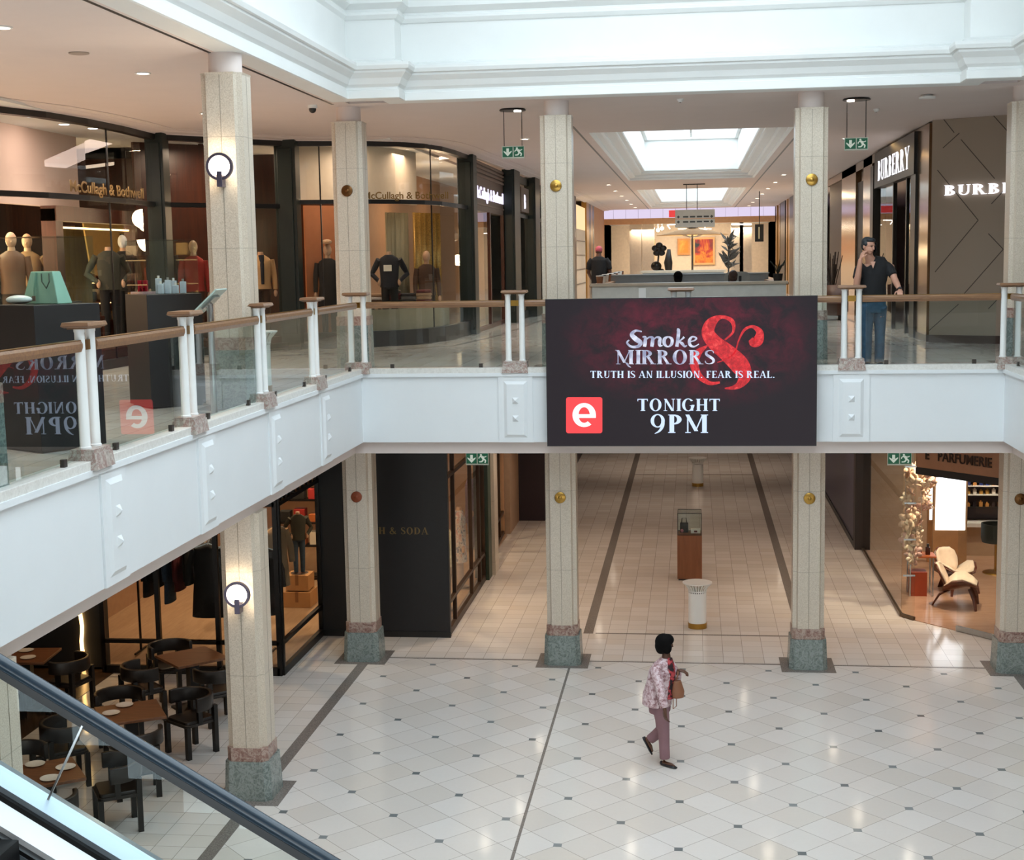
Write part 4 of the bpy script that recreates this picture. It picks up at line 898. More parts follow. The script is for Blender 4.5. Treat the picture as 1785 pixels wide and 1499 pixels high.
painting(1181, 1203, 416, 444, [(.4, srgb('C9852E')), (.55, srgb('E3B050')), (.7, srgb('7A4A2A'))], plain('orange_frame', 'C98A4A', .5), 'ochre painting left of the parasol pole, end gallery')
painting(1120, 1142, 417, 452, [(.35, srgb('C9B86A')), (.5, srgb('B9C08A')), (.65, srgb('D89878'))], plain('yellow_frame', 'C9A860', .5), 'yellow green painting at the left of the end gallery')
for i, px in enumerate((1131, 1138, 1147, 1154, 1229)):
    p = onY(px, 401-(i % 2)*3, 52.5); t = thing('spotlight', 'white gallery spotlight, %s from the left' % ordinal(i), 'spotlight', tuple(p), 'gallery spotlights'); MB().ell(tuple(p), .085, .085, .085).build('bulb', M['lampglow'], t, SM); MB().cyl(p.x, p.y+.1, p.z, gz(386), .02, n=8).build('stem', M['white'], t)
t = MB().bar(tuple(onY(1163, 392, 52)), tuple(onY(1180, 391, 52)), .06, .04).bar(tuple(onY(1163, 392, 52)), tuple(onY(1168, 399, 52)), .06, .04).bar(tuple(onY(1275, 391, 52)), tuple(onY(1310, 391, 52)), .06, .05).bar(tuple(onY(1182, 399, 52)), tuple(onY(1240, 399, 52)), .06, .04).build('strip_light', glow('white_strip', (1, .93, .85), 6)); tag(t, 'thin white strip lights on the gallery ceiling', 'strip light')

# ------------------------------------------------------------------ shop on the right
bz = NT('bronze_mirror_panel'); x, y, z, v = bz.pos(True); bz.set(base=srgb('8F7458'), metal=.75, rough=.16); bz = bz.m
taupe = plain('taupe_panel', 'A39484', .42, var=.02, scale=1)
WA, WB = Vector((5.43, 6.05, 0)), Vector((9.6, 3.75, 0)); wd = (WB-WA).normalized(); wnrm = Vector((-wd.y, wd.x, 0)); wnrm = wnrm if wnrm.y < 0 else -wnrm
mb = MB(); mb.obox((WA+WB)/2-wnrm*.1+Vector((0, 0, (ZF+.14+ZC)/2)), (WB-WA)/2, wnrm*.1, Vector((0, 0, (ZC-ZF-.14)/2))); struct(mb.build('wall_right_shop', taupe))
mb = MB(); mb.obox((WA+WB)/2-wnrm*.09+Vector((0, 0, ZF+.07)), (WB-WA)/2, wnrm*.1, Vector((0, 0, .07))); struct(mb.build('baseboard_right', plain('dark_brown_base', '4A3A34', .3)))
gr = MB()
Z4 = lambda cx, cy: onP(1340+cx*.2735, 150+cy*.2735, WA+wnrm*.002, wnrm)
for pl in ([(1110, 205), (1182, 297)], [(1225, 340), (1440, 590)], [(1075, 535), (1335, 855), (1060, 1185)], [(1400, 940), (1495, 1040), (1240, 1330)], [(1425, 180), (1600, 375)], [(1110, 395), (1215, 300)], [(1420, 750), (1560, 600)], [(1210, 1390), (1020, 1560)], [(1495, 1320), (1400, 1420)]):
    for p, q in zip(pl, pl[1:]): gr.bar(Z4(*p), Z4(*q), .014, .006, wnrm)
struct(gr.build('trim_43', plain('panel_groove', '4E443C', .5)))
lt_o = onP(1647, 341, WA+wnrm*.01, wnrm); p, w_ = text_polys('BURBERRY', .09)
bs = thing('shop_sign', 'white serif shop name letters on the taupe wall, cut by the column', 'shop sign', tuple(lt_o)); 
text_on(lambda u, v: lt_o+wd*u*.302+Vector((0, 0, v*.178)), p, tuple(wnrm*.04)).build('sign_letters', glow('letter_white', (.95, .93, 1), 1.5), bs)
# corridor-side front: x = 5.42 plane
BX = 5.42
def bseg(p0, p1, z0, z1, mat, name, into=0, depth=.15):
    a, b = sorted((onX(p0, 480, BX).y, onX(p1, 480, BX).y)); return struct(MB().box(BX+into, BX+into+depth, a, b, z0, z1).build(name, mat)), a, b
_, a, b = bseg(1616, 1597, ZF+.12, ZC-.02, bz, 'wall_bronze')
bseg(1616, 1590, ZF, ZF+.12, plain('dark_brown_base', '4A3A34', .3), 'baseboard_right_side')
bseg(1597, 1589, ZF, 8.2, M['black'], 'wall_shop_jamb', -.04, .3); bseg(1523, 1518, ZF, 8.2, M['black'], 'wall_shop_jamb', -.04, .3)
bseg(1518, 1503, ZF, ZC-.02, bz, 'wall_bronze'); bseg(1503, 1490, ZF, 8.0, M['dark'], 'wall_shop_window', .05); bseg(1490, 1466, ZF, ZC-.02, bz, 'wall_bronze'); bseg(1466, 1440, ZF, ZC-.02, plain('dark_brown_wall', '3E2C24', .5), 'wall_corridor_right', .1)
_, a, b = bseg(1597, 1440, 8.28, ZC-.02, bz, 'wall_bronze')
lamp('AREA', (BX-.25, 11, 8.42), 22, (1, .62, .25), .1, (BX, 11, 7.9), sy=6)
sb = thing('shop_sign', 'black lit sign box over the right shop entrance', 'shop sign', (BX, 11, 7.9))
ya, yb = onX(1590, 480, BX-.07).y, onX(1522, 480, BX-.07).y
z1, z0 = onX(1588, 232, BX-.07).z, onX(1588, 305, BX-.07).z
MB().box(BX-.07, BX+.1, ya, yb, z0, z1).build('sign_box', M['black'], sb); p, w_ = text_polys('BURBERRY', .09)
yA, yB = onX(1530, 280, BX-.08).y, onX(1584, 280, BX-.08).y; zz0, zz1 = z0+.14, z1-.22
text_on(lambda u, v: Vector((BX-.072, yA+(yB-yA)*u/w_, zz0+(zz1-zz0)*v)), p, (-.006, 0, 0)).build('sign_letters', glow('letter_white', (.95, .93, 1), 1.5), sb)
e = bpy.data.objects.new('door_2', None); col.objects.link(e); e.location = (BX, 11, ZF); struct(e)
MB().box(BX+.02, BX+.1, ya+1.5, ya+1.6, ZF, z0).box(BX+.02, BX+.1, ya+3.4, ya+3.5, ZF, z0).build('frame', M['black'], e); MB().box(BX+.05, BX+.06, ya, ya+1.5, ZF, z0).box(BX+.05, BX+.06, ya+3.5, yb, ZF, z0).build('pane', M['shopglass'], e)
struct(MB().box(BX+1.6, BX+1.8, 6, 20, ZF, ZC).build('wall_shop_inner', plain('dark_shop_inner', '2A211C', .6)))
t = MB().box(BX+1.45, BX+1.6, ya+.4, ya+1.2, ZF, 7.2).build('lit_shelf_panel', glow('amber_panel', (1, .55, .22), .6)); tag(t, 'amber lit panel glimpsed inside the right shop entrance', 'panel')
t = thing('tub_chair', 'dark brown tub chair beside the right shop wall', 'chair', (4.6, 15.5, ZF)); MB().lathe(4.6, 15.5, [(.3, ZF+.12), (.36, ZF+.2), (.36, ZF+.42), (.001, ZF+.45)]).build('seat', plain('brown_leather', '4A2F22', .5), t, SM)
ar = MB()
for i in range(13): a_ = math.radians(-20+220*i/12); 
pp = [(4.6+.36*math.cos(math.radians(-20+220*i/12)), 15.5+.36*math.sin(math.radians(-20+220*i/12))) for i in range(13)]
MB().strip(pp, ZF+.2, ZF+.85, .09).build('backrest', plain('brown_leather', '4A2F22', .5), t, True)
for u, v in ((-.2, -.2), (.2, -.2), (-.2, .2), (.2, .2)): MB().cyl(4.6+u, 15.5+v, ZF, ZF+.13, .02, n=8).build('leg', M['black'], t)
t = thing('potted_plant', 'dark twiggy potted plant at the right corridor wall', 'plant', (4.95, 19.0, ZF)); MB().lathe(4.95, 19, [(.18, ZF), (.24, ZF+.5), (.2, ZF+.5), (.01, ZF+.46)]).build('pot', M['black'], t, SM)
tw = MB()
for i in range(26):
    a_ = random.uniform(0, 2*PI); r_ = random.uniform(.1, .35); tw.tube([(4.95, 19, ZF+.46), (4.95+r_*.4*math.cos(a_), 19+r_*.4*math.sin(a_), ZF+.9), (4.95+r_*math.cos(a_), 19+r_*math.sin(a_), ZF+random.uniform(1.2, 1.7))], .012, 5)
tw.build('twigs', plain('dark_twig', '3A2A1E', .7), t)
# ================================================================== lower floor: clothing shop on the left
frm = plain('shop_frame_black', '17120F', .4, .3)
woodfloor = wood('warm_shop_floor', 'A08266', 'BA9C80', 1, 2, .3)
struct(MB().prism([(-9, .1), (-5.0, .1), (-5.0, 2.42), (-2.95, 2.42), (-2.95, 11), (-9, 11)], 0, .04).build('floor_shop_left', woodfloor))
def glazed(name, a, b, zs, mull, base=.12, top=ZB, matf=frm, th=.07):
    """glazed bay from plan point a to b: rails at heights zs, mullions at fractions"""
    a, b = Vector((*a, 0)), Vector((*b, 0)); d = (b-a); u = d.normalized(); sd = Vector((-u.y, u.x, 0))
    e = bpy.data.objects.new(name, None); col.objects.link(e); e.location = a; struct(e); m = MB()
    for z, h in [(base/2, base/2)]+[(z, .03) for z in zs]+[(top-.06, .06)]: m.obox((a+b)/2+Vector((0, 0, z)), d/2, sd*th/2, Vector((0, 0, h)))
    for f in mull: m.obox(a+d*f+Vector((0, 0, top/2)), u*th/2, sd*th/2, Vector((0, 0, top/2)))
    m.build('frame', matf, e); MB().obox((a+b)/2+Vector((0, 0, (top+base)/2)), d/2, sd*.005, Vector((0, 0, (top-base)/2))).build('pane', M['shopglass'], e)
    return e
glazed('window_7', (-7.75, -.02), (-4.98, -.02), (.5, 2.62), (0, .32, .66, 1))
glazed('window_8', (-4.95, .02), (-4.95, 2.3), (.5, 2.62), (.0, 1))
sl = MB()
for k in range(9): sl.box(-4.97, -4.93, .15+k*.25, .21+k*.25, 2.65, ZB)
for k in range(11): sl.box(-7.6+k*.25, -7.54+k*.25, -.04, 0, 2.65, ZB)
struct(sl.build('trim_50', frm))
struct(MB().box(-4.99, -2.77, 2.3, 2.42, .0, ZB).build('wall_black_panel', M['dark'])); struct(MB().box(-5.0, -2.76, 2.28, 2.3, 0, .1).build('baseboard_left', M['black']))
p, w_ = text_polys('SCOTCH & SODA', .12); o = text_on(lambda u, v: (-4.5+1.4*u/w_, 2.294, 1.73+.115*v), p, (0, .005, 0)).build('panel_lettering', plain('dull_gold_print', '7A6238', .5)); tag(o, 'dull gold serif shop name on the black panel downstairs', 'lettering')
glazed('window_9', (-2.82, 2.45), (-2.82, 6.5), (.55, 2.65), (0, .16, .62, .86, 1), matf=plain('brown_frame', '3A2616', .4, .3))
struct(MB().box(-3.0, -2.72, 6.55, 6.95, 0, ZB).build('trim_51', plain('deep_green_pier', '2A3A2C', .4))); struct(MB().box(-2.95, -2.66, 7.0, 7.5, 0, ZB).build('trim_52', M['column']))
glazed('window_10', (-2.95, 7.55), (-3.05, 11.2), (.55,), (0, .45, .75, 1), matf=plain('brown_frame', '3A2616', .4, .3))
struct(MB().box(-3.2, -2.9, 11.25, 12.9, 0, ZB).build('wall_cream_lower', plain('cream_lower_wall', 'B99A7E', .6))); struct(MB().box(-3.3, -2.28, 12.9, 40, 0, ZB).build('wall_purple', plain('deep_purple_wall', '2A1A22', .5)))
struct(MB().box(-9.1, -9.0, .1, 11, 0, ZB).box(-9, -3.0, 11.0, 11.1, 0, ZB).build('wall_shop_rear', plain('shop_rear_wall', 'A88468', .7)))
struct(MB().box(-5.2, -5.1, 6.8, 11, 0, ZB).build('wall_window_display', plain('display_backdrop', 'CBB69C', .7)))
for x, y, p_ in ((-6.3, 1.2, 130), (-7.9, 3.2, 130), (-6.0, 5.5, 260), (-7.6, 8.5, 160), (-4.0, 4.2, 150), (-4.2, 9, 130), (-3.6, 3.4, 60)): lamp('SPOT', (x, y, ZB-.08), p_*1.25, (1, .7, .42), .08, (x, y, 0), 2.3, .8)
# hanging clothes
def rack(x0, x1, y, z, label):
    t = thing('clothes_rail', label, 'clothes rail', ((x0+x1)/2, y, .04)); m = MB().bar((x0, y, z), (x1, y, z), .03, .03); m.build('rail', frm, t)
    for x in (x0, x1): MB().bar((x, y, .05), (x, y, z), .03, .03).build('leg', frm, t); MB().bar((x, y-.25, .055), (x, y+.25, .055), .03, .02).build('foot', frm, t)
rack(-7.6, -5.45, 1.05, 1.98, 'black clothes rail in the downstairs shop window')
def garment(x, y, zt, L, rz, mat, label, w_=.24, group='clothes on the downstairs rail', d=.06, sl=.62):
    t = thing('hanging_garment', label, 'garment', (x, y, zt-L), group); c, s = math.cos(rz), math.sin(rz); P = lambda u, v, z: (x+u*c-v*s, y+u*s+v*c, z)
    b = MB().loft([(P(0, 0, zt), .07, .04), (P(0, 0, zt-.05), w_*.82, d*.9), (P(0, 0, zt-.12), w_*.92, d*1.1), (P(0, 0, zt-.45), w_*.86, d*1.2), (P(0, 0, zt-L*.7), w_*.98, d*1.3), (P(0, 0, zt-L), w_*1.08, d*1.4)], 16, side=(c, s, 0)); b.build('body', mat, t, SM)
    for e in (-1, 1): MB().loft([(P(w_*.8*e, 0, zt-.07), .06, .05), (P(w_*1.15*e, -.01, zt-.35), .06, .05), (P(w_*1.25*e, -.02, zt-sl), .05, .045)], 10, side=(c, s, 0)).build('sleeve', mat, t, SM)
    MB().bar(P(-w_*.75, 0, zt-.04), P(0, 0, zt+.03), .012, .012).bar(P(w_*.75, 0, zt-.04), P(0, 0, zt+.03), .012, .012).tube([P(0, 0, zt+.03), P(0, 0, zt+.07), P(.02, 0, zt+.1)], .005, 6).build('hanger', M['steel'], t)
for i in range(7): garment(-7.42+.175*i, 1.05, 1.86, [.9, .75, 1.0, .8, .7, .95, .8][i], PI/2, [navy, blk, denim, wine, blk, grey, navy][i], d=.045, w_=.2, label=['long navy top hanging at the left end of the downstairs rail', 'short black shirt, second from the left on the downstairs rail', 'long blue denim piece, third from the left on the rail', 'wine red shirt, fourth from the left on the rail', 'short black knit, fifth from the left on the rail', 'grey garment, sixth from the left on the rail', 'navy shirt next to the large dark coat on the rail'][i])
garment(-6.2, .45, 1.9, 1.12, .05, blk, 'large black coat facing out in the downstairs shop window', .27, 'coats in the downstairs window', .09)
garment(-5.38, .5, 1.86, 1.05, .15, plain('dark_brown_wool', '241A16', .9), 'dark brown coat beside the large black coat, partly behind the column', .26, 'coats in the downstairs window', .09)
garment(-5.52, 1.75, 1.95, 1.0, .9, beige, 'light tan coat hanging behind the side glass downstairs', .24, 'coats in the downstairs window', .07)
garment(-6.6, 2.3, 1.5, .75, .9, blk, 'black jacket hanging low behind the large coat downstairs', .24, 'coats in the downstairs window', .08)
garment(-6.35, 3.0, 2.2, .6, .7, redc, 'red patterned shirt hanging high deeper in the downstairs shop', .2, 'coats in the downstairs window', .06)
mannequin(-5.85, 4.25, .62, .5, 'small headless mannequin in olive jacket and blue jeans on two cartons', olive, denim, 'none', 'hips', .72)
for k, (z, s_) in enumerate(((.04, .5), (.34, .42))):
    t = thing('cardboard_carton', ['lower pale carton under the jeans mannequin', 'upper pale carton directly under the jeans mannequin'][k], 'carton', (-5.85, 4.25, z), 'cartons under the mannequin'); MB().box(-5.85-s_/2, -5.85+s_/2, 4.25-s_/2, 4.25+s_/2, z, z+.28).build('body', plain('carton_board', 'B98A5A', .8), t, bevel=.006); MB().box(-5.88, -5.82, 4.25-s_/2-.002, 4.25+s_/2+.002, z+.1, z+.283).build('tape', plain('carton_tape', '8A5E38', .5), t)
sh = thing('shelf_unit', 'shelf unit with coloured goods seen between column and corner post', 'shelf unit', (-6.3, 6.3, .04))
for z in (.1, .7, 1.15, 1.6, 2.05): MB().box(-6.9, -5.9, 6.2, 6.5, z, z+.03).build('shelf', frm, sh)
for x in (-6.9, -5.93): MB().box(x, x+.03, 6.2, 6.5, .04, 2.3).build('upright', frm, sh)
gds = [('red', '9A2320'), ('white', 'D8CFC0'), ('black', '1A1818'), ('orange', 'B5622A'), ('blue', '2C4A66')]
for i, z in enumerate((.73, 1.18, 1.63, 2.08)):
    for j in range(3):
        nme, hx = gds[(i*2+j*3) % 5]; o = MB().box(-6.8+.3*j, -6.58+.3*j, 6.24, 6.46, z+.001, z+.16+.05*((i+j) % 3)).build('storage_box', plain('box_'+nme, hx, .7), None, bevel=.01); tag(o, '%s box, %s from the left on the %s shelf of the downstairs shop unit' % (nme, ordinal(j), ['lowest', 'second', 'third', 'top'][i]), 'box', 'boxes on the shop shelf')
# patterned dresses in the corridor-side window
pat = NT('floral_white_cloth'); x, y, z, v = pat.pos(True); f = pat.noise(v, 11, 3, .6, .5); pat.set(base=pat.ramp(f, [(.38, srgb('6E7A92')), (.5, srgb('D6D0CC')), (.62, srgb('B88A84'))]), rough=.85); pat = pat.m
mannequin(-3.15, 5.7, .06, PI/2+.2, 'headless mannequin in a pale floral dress in the downstairs corridor window', pat, plain('pale_skirt', 'B9A9A4', .85), 'none', 'down', .98, coat=.35)
mannequin(-3.1, 4.0, .06, PI/2+.2, 'mannequin in striped pale top at the near end of the corridor window', plain('cream_stripe', 'D9C9A0', .8, var=.3, scale=18), beige, 'none', 'down', .95)
mannequin(-3.5, 9.4, .06, PI/2, 'mannequin in a mauve patterned dress in the farther downstairs window', plain('mauve_pattern', '7A6A84', .85, var=.3, scale=20), plain('mauve_skirt', '8A8094', .85), 'skin', 'down', coat=.3)
# ------------------------------------------------------------------ restaurant
struct(MB().box(-13.9, -7.8, .1, .3, 0, ZB).build('wall_restaurant_back', M['dark'])); struct(MB().box(-10.4, -10.2, -12, .1, 0, ZB).build('wall_restaurant_side', plain('brown_black_wall', '1C1410', .6)))
ls = MB(); pts = [(-8.14+.012*math.sin(k*1.3), .07, .02+k*.11) for k in range(27)]; ls.tube(pts, .03, 8); tag(ls.build('light_strip', glow('gold_strip', (1, .58, .2), 7)), 'vertical golden light strip on the dark restaurant wall', 'light strip')
struct(MB().box(-10.2, -7.6, -12, .1, 0, .006).build('floor_restaurant', wood('shade_dark_floor', '3A2A20', '54402F', 1, 2, .25)))  # dark sheet over the tiles; the inner shade is put into its colour
for x, y in ((-8.8, -2), (-6.2, -2.6), (-6.2, -6.0)): lamp('SPOT', (x, y, ZB-.06), 45, (1, .66, .38), .1, (x, y, 0), 1.9, .8)
tw = wood('restaurant_oak', '66402A', '8A5C3C', 0, 3, .35); dk = plain('black_stained_wood', '14110F', .4); lea = plain('dark_leather', '211B17', .38, var=.12)
def table(x, y, rz, label, s=.38):
    t = thing('restaurant_table', label, 'table', (x, y, 0), 'restaurant tables'); c, q = math.cos(rz), math.sin(rz); P = lambda u, v: (x+u*c-v*q, y+u*q+v*c)
    MB().prism([P(-s, -s), P(s, -s), P(s, s), P(-s, s)], .715, .75).build('tabletop', tw, t, bevel=.004)
    MB().prism([P(-.07, -.07), P(.07, -.07), P(.07, .07), P(-.07, .07)], .03, .715).build('pedestal', dk, t); MB().prism([P(-.24, -.24), P(.24, -.24), P(.24, .24), P(-.24, .24)], .0, .03).build('foot', dk, t)
T = [(-5.75, -1.66, PI/4, 'oak restaurant table without plates left of the lit column'), (-5.66, -4.12, .53, 'oak restaurant table with two plates behind the escalator handrail'), (-5.78, -6.25, .62, 'oak restaurant table with three plates at the lower left'), (-8.15, -1.75, .1, 'dark restaurant table with two plates deep at the far left')]
for a in T: table(*a)
def make_chair():
    t = thing('dining_chair', '', 'chair', (0, 0, 0), 'dark restaurant chairs')
    MB().prism(rr(-.24, .24, -.23, .24, .05, 4), .40, .44).prism(rr(-.23, .23, -.22, .23, .06, 4), .44, .475, .95).build('seat', lea, t, bevel=.008)
    for u in (-.225, .225):
        for v in (-.2, .215): MB().box(u-.032, u+.032, v-.028, v+.028, 0, .42 if v > 0 else .62).build('leg', dk, t)
    pts = [(.3*math.sin(math.radians(a)), .04-.29*math.cos(math.radians(a))) for a in range(-105, 106, 14)]
    MB().strip(pts, .6, .78, .05).build('backrest', lea, t, True, .012)
    for u in (-.225, .225): MB().box(u-.025, u+.025, .0, .06, .42, .62).build('arm_post', dk, t)
    return t
ch0 = make_chair(); CH = [(-6.28, -2.2, 'front left of the table without plates'), (-6.3, -1.1, 'behind the table without plates, its back to the shop glass'), (-5.2, -1.15, 'behind the lit column at the table without plates'), (-5.2, -2.2, 'right of the table without plates beside the lit column'), (-5.15, -3.4, 'in front of the lit column, right of the two-plate table'), (-6.1, -3.4, 'at the far side of the two-plate table'), (-6.3, -4.62, 'left of the two-plate table'), (-5.3, -4.85, 'at the near side of the two-plate table behind the handrail'), (-5.12, -5.85, 'right of the three-plate table'), (-6.42, -5.55, 'at the far side of the three-plate table'), (-5.42, -6.95, 'at the near side of the three-plate table'), (-7.45, -1.9, 'right of the dark table deep at the left'), (-8.2, -2.5, 'near side of the dark table deep at the left')]
for i, (x, y, l) in enumerate(CH):
    tx, ty = min(((a[0], a[1]) for a in T), key=lambda q: (q[0]-x)**2+(q[1]-y)**2); rz = math.atan2(ty-y, tx-x)-PI/2
    lb = 'dark leather dining chair '+l
    if i == 0: ch0.location = (x, y, 0); ch0.rotation_euler = (0, 0, rz); ch0['label'] = lb
    else: dup(ch0, (x, y, 0), rz, lb)
wp = plain('white_china', 'E9E4DB', .25)
pl0 = thing('dinner_plate', '', 'plate', (0, 0, 0), 'white plates'); MB().lathe(0, 0, [(.001, 0), (.06, 0), (.065, .004), (.105, .014), (.108, .017), (.1, .017), (.06, .008), (.001, .008)], 28).build('plate_body', wp, pl0, SM)
PLT = [(-5.82, -3.9, 'white plate on the far half of the two-plate table'), (-5.86, -4.22, 'white plate on the near half of the two-plate table, by the handrail'), (-5.98, -6.02, 'white plate at the left back of the three-plate table'), (-5.6, -6.08, 'white plate at the right of the three-plate table'), (-5.62, -6.42, 'white plate at the front of the three-plate table'), (-8.25, -1.55, 'far plate on the dark table deep at the left'), (-8.05, -1.9, 'near plate on the dark table deep at the left')]
for i, (x, y, l) in enumerate(PLT):
    if i == 0: pl0.location = (x, y, .751); pl0['label'] = l
    else: dup(pl0, (x, y, .751), 0, l)
# ------------------------------------------------------------------ corridor downstairs
def bin_(x, y, z0, label, s=1.0):
    t = thing('litter_bin', label, 'litter bin', (x, y, z0), 'white litter bins'); b = M['white']
    MB().lathe(x, y, [(.001, z0), (.158*s, z0), (.16*s, z0+.09), (.001, z0+.09)], 28).build('brass_base', M['brass'], t, SM)
    MB().lathe(x, y, [(.15*s, z0+.09), (.15*s, z0+.6), (.14*s, z0+.6), (.14*s, z0+.2), (.001, z0+.2)], 32).build('body', b, t, SM)
    r = MB(); n = 26
    for i in range(n):
        a = 2*PI*i/n; c, q = math.cos(a), math.sin(a); r.bar((x+.145*s*c, y+.145*s*q, z0+.6), (x+.16*s*c, y+.16*s*q, z0+.68), .014, .012, (c, q, 0)); r.bar((x+.16*s*c, y+.16*s*q, z0+.68), (x+.235*s*c, y+.235*s*q, z0+.765), .016, .012)
    r.lathe(x, y, [(.15*s, z0+.62), (.155*s, z0+.62), (.16*s, z0+.64), (.152*s, z0+.64)], 28).lathe(x, y, [(.228*s, z0+.76), (.245*s, z0+.76), (.247*s, z0+.775), (.228*s, z0+.775)], 32).build('flared_rim', b, t, SM)
    MB().lathe(x, y, [(.139*s, z0+.2), (.139*s, z0+.63), (.13*s, z0+.64), (.001, z0+.5)], 24).build('liner', M['dark'], t, SM)
bin_(1.28, 3.2, 0, 'white litter bin with flared slatted rim in front of the display case'); bin_(1.34, 18.2, 0, 'white litter bin far down the lower corridor'); bin_(-4.22, -2.95, ZF, 'white litter bin with flared rim upstairs behind the left railing')
dc = thing('display_case', 'wooden pedestal display case with glass top in lower corridor', 'display case', (1.145, 6.93, 0))
MB().box(.91, 1.38, 6.7, 7.17, .03, .88).build('pedestal', wood('teak_veneer', '7A4A2C', '8F5A38', 2, 2, .4), dc); MB().box(.93, 1.36, 6.72, 7.15, 0, .03).build('plinth', M['black'], dc)
g = MB()
for x0, x1, y0, y1 in ((.92, 1.37, 6.71, 6.716), (.92, 1.37, 7.154, 7.16), (.92, .926, 6.716, 7.154), (1.364, 1.37, 6.716, 7.154)): g.box(x0, x1, y0, y1, .88, 1.3)
g.box(.92, 1.37, 6.71, 7.16, 1.3, 1.306); g.build('glass_cover', M['glass'], dc)
e = MB()
for a_ in (.92, 1.37):
    for b_ in (6.71, 7.16): e.box(a_-.006, a_+.006, b_-.006, b_+.006, .88, 1.31)
for zz in (.88, 1.3): e.box(.915, 1.375, 6.705, 6.715, zz, zz+.012).box(.915, 1.375, 7.155, 7.165, zz, zz+.012).box(.915, .925, 6.705, 7.165, zz, zz+.012).box(1.365, 1.375, 6.705, 7.165, zz, zz+.012)
e.build('edge_frame', M['black'], dc)
t = thing('handbag', 'dark handbag with pink tag inside the corridor display case', 'handbag', (1.04, 6.95, .895)); MB().box(.96, 1.12, 6.9, 7.02, .895, 1.08).build('bag_body', blk, t, bevel=.015); MB().tube([(.99, 6.96, 1.08), (1.0, 6.96, 1.17), (1.08, 6.96, 1.17), (1.09, 6.96, 1.08)], .008, 6).build('strap', blk, t); MB().ell((1.0, 6.87, .94), .03, .02, .035).build('tag', plain('pink_tag', 'D08A9A', .6), t, SM)
t = thing('gift_box', 'white box with dark print inside the corridor display case', 'box', (1.26, 6.92, .895)); MB().box(1.17, 1.35, 6.84, 7.0, .895, .97).build('carton', M['white'], t, bevel=.004); MB().box(1.23, 1.29, 6.838, 6.84, .915, .95).build('print', wine, t)
for i, (x, y) in enumerate([(-1.8, 3.4), (-1.8, 6.8), (-1.8, 10.4), (4.0, 3.6), (3.9, 6.9), (3.9, 10.5), (.1, 5), (2.3, 5), (.1, 10), (2.3, 10), (1.2, 15), (-1.2, 15.5), (3.9, 15.5), (1.2, 20.5), (-1.2, 22), (3.8, 22), (1.2, 27), (.2, 1.9), (2.4, 1.9), (4.6, 1.9), (-2.2, 1.9)]):
    downlight(x, y, ZB, 'warm downlight under the slab, %s' % ['left aisle near end', 'left aisle middle', 'left aisle far', 'right aisle near end', 'right aisle middle', 'right aisle far', 'corridor left near', 'corridor right near', 'corridor left middle', 'corridor right middle', 'corridor centre beyond the case', 'left side beyond the purple wall', 'right side beyond the blue panel', 'corridor centre by the far bin', 'left side farthest', 'right side farthest', 'corridor centre farthest', 'behind the screen, left', 'behind the screen, right', 'in front of the perfume shop', 'in front of the black panel'][i], power=[160, 130, 90, 140, 120, 70, 30, 30, 42, 42, 80, 80, 75, 110, 120, 100, 200, 12, 12, 46, 18][i], group='lower ceiling downlights', angle=2.0)
struct(MB().box(-2.3, 4.7, 40, 40.2, 0, ZB).build('wall_lower_end', plain('warm_end_wall', 'C49A78', .6)))
# ------------------------------------------------------------------ perfume shop on the right
struct(MB().prism([(4.72, 9.7), (4.72, 4.1), (4.9, 3.88), (5.98, 2.66), (11.9, 2.66), (11.9, 9.7)], 0, .012).build('floor_perfume', wood('herringbone_floor', 'A9836A', 'BE9A80', 0, 2.5, .22)))
e = glazed('window_11', (4.74, 9.7), (4.74, 4.12), (), (), .06, ZB, plain('bronze_channel', '6A5A4A', .35, .8), .05); glazed('window_12', (4.74, 4.12), (4.92, 3.86), (), (), .06, ZB, plain('bronze_channel', '6A5A4A', .35, .8), .05)
cl = MB()
for k in range(4): cl.box(4.735, 4.93, 3.9+.0, 3.93, .75+.62*k, .775+.62*k)
struct(cl.build('trim_53', M['steel']))
t = thing('glass_door', 'clear glass door leaf standing open by the perfume shop column', 'door', (6.0, 2.7, 0)); MB().obox((5.75, 2.93, 1.25), (.25, -.28, 0), (.004, .004, 0), (0, 0, 1.2)).build('pane', M['shopglass'], t); MB().obox((5.75, 2.93, .05), (.25, -.28, 0), (.02, .018, 0), (0, 0, .04)).build('patch_fitting', M['steel'], t)
bh = Vector((4.9, 3.9, 0)); bd = Vector((1.12, -1.26, 0)).normalized(); bn_ = Vector((-bd.y, bd.x, 0)); bn_ = bn_ if bn_.y < 0 else -bn_
mb = MB(); mb.obox(bh+bd*2.1-bn_*.12+Vector((0, 0, (2.62+ZB)/2)), bd*2.1, bn_*.1, Vector((0, 0, (ZB-2.62)/2))); struct(mb.build('wall_bulkhead_perfume', plain('terracotta_bulkhead', 'A07458', .5)))
mb = MB(); mb.obox(bh+bd*2.1-bn_*.12+Vector((0, 0, 2.56)), bd*2.1, bn_*.105, Vector((0, 0, .06))); struct(mb.build('trim_54', M['dark']))
q0 = onP(1634, 803, bh, bn_); o = font_text('sign_lettering', 'PARFUMERIE', plain('dark_brown_print', '2E1A10', .5), None, tuple(q0+bn_*.0), tuple(bd), (0, 0, 1), .155, .006, .012, .86); tag(o, 'dark lettering on the terracotta bulkhead of the perfume shop', 'lettering')
q0 = onP(1612, 800, bh, bn_); o = font_text('sign_lettering', 'E', plain('dark_brown_print', '2E1A10', .5), None, tuple(q0), tuple(bd), (0, 0, 1), .155, .006, .012, .86); tag(o, 'end of a dark word before the perfume shop lettering', 'lettering')
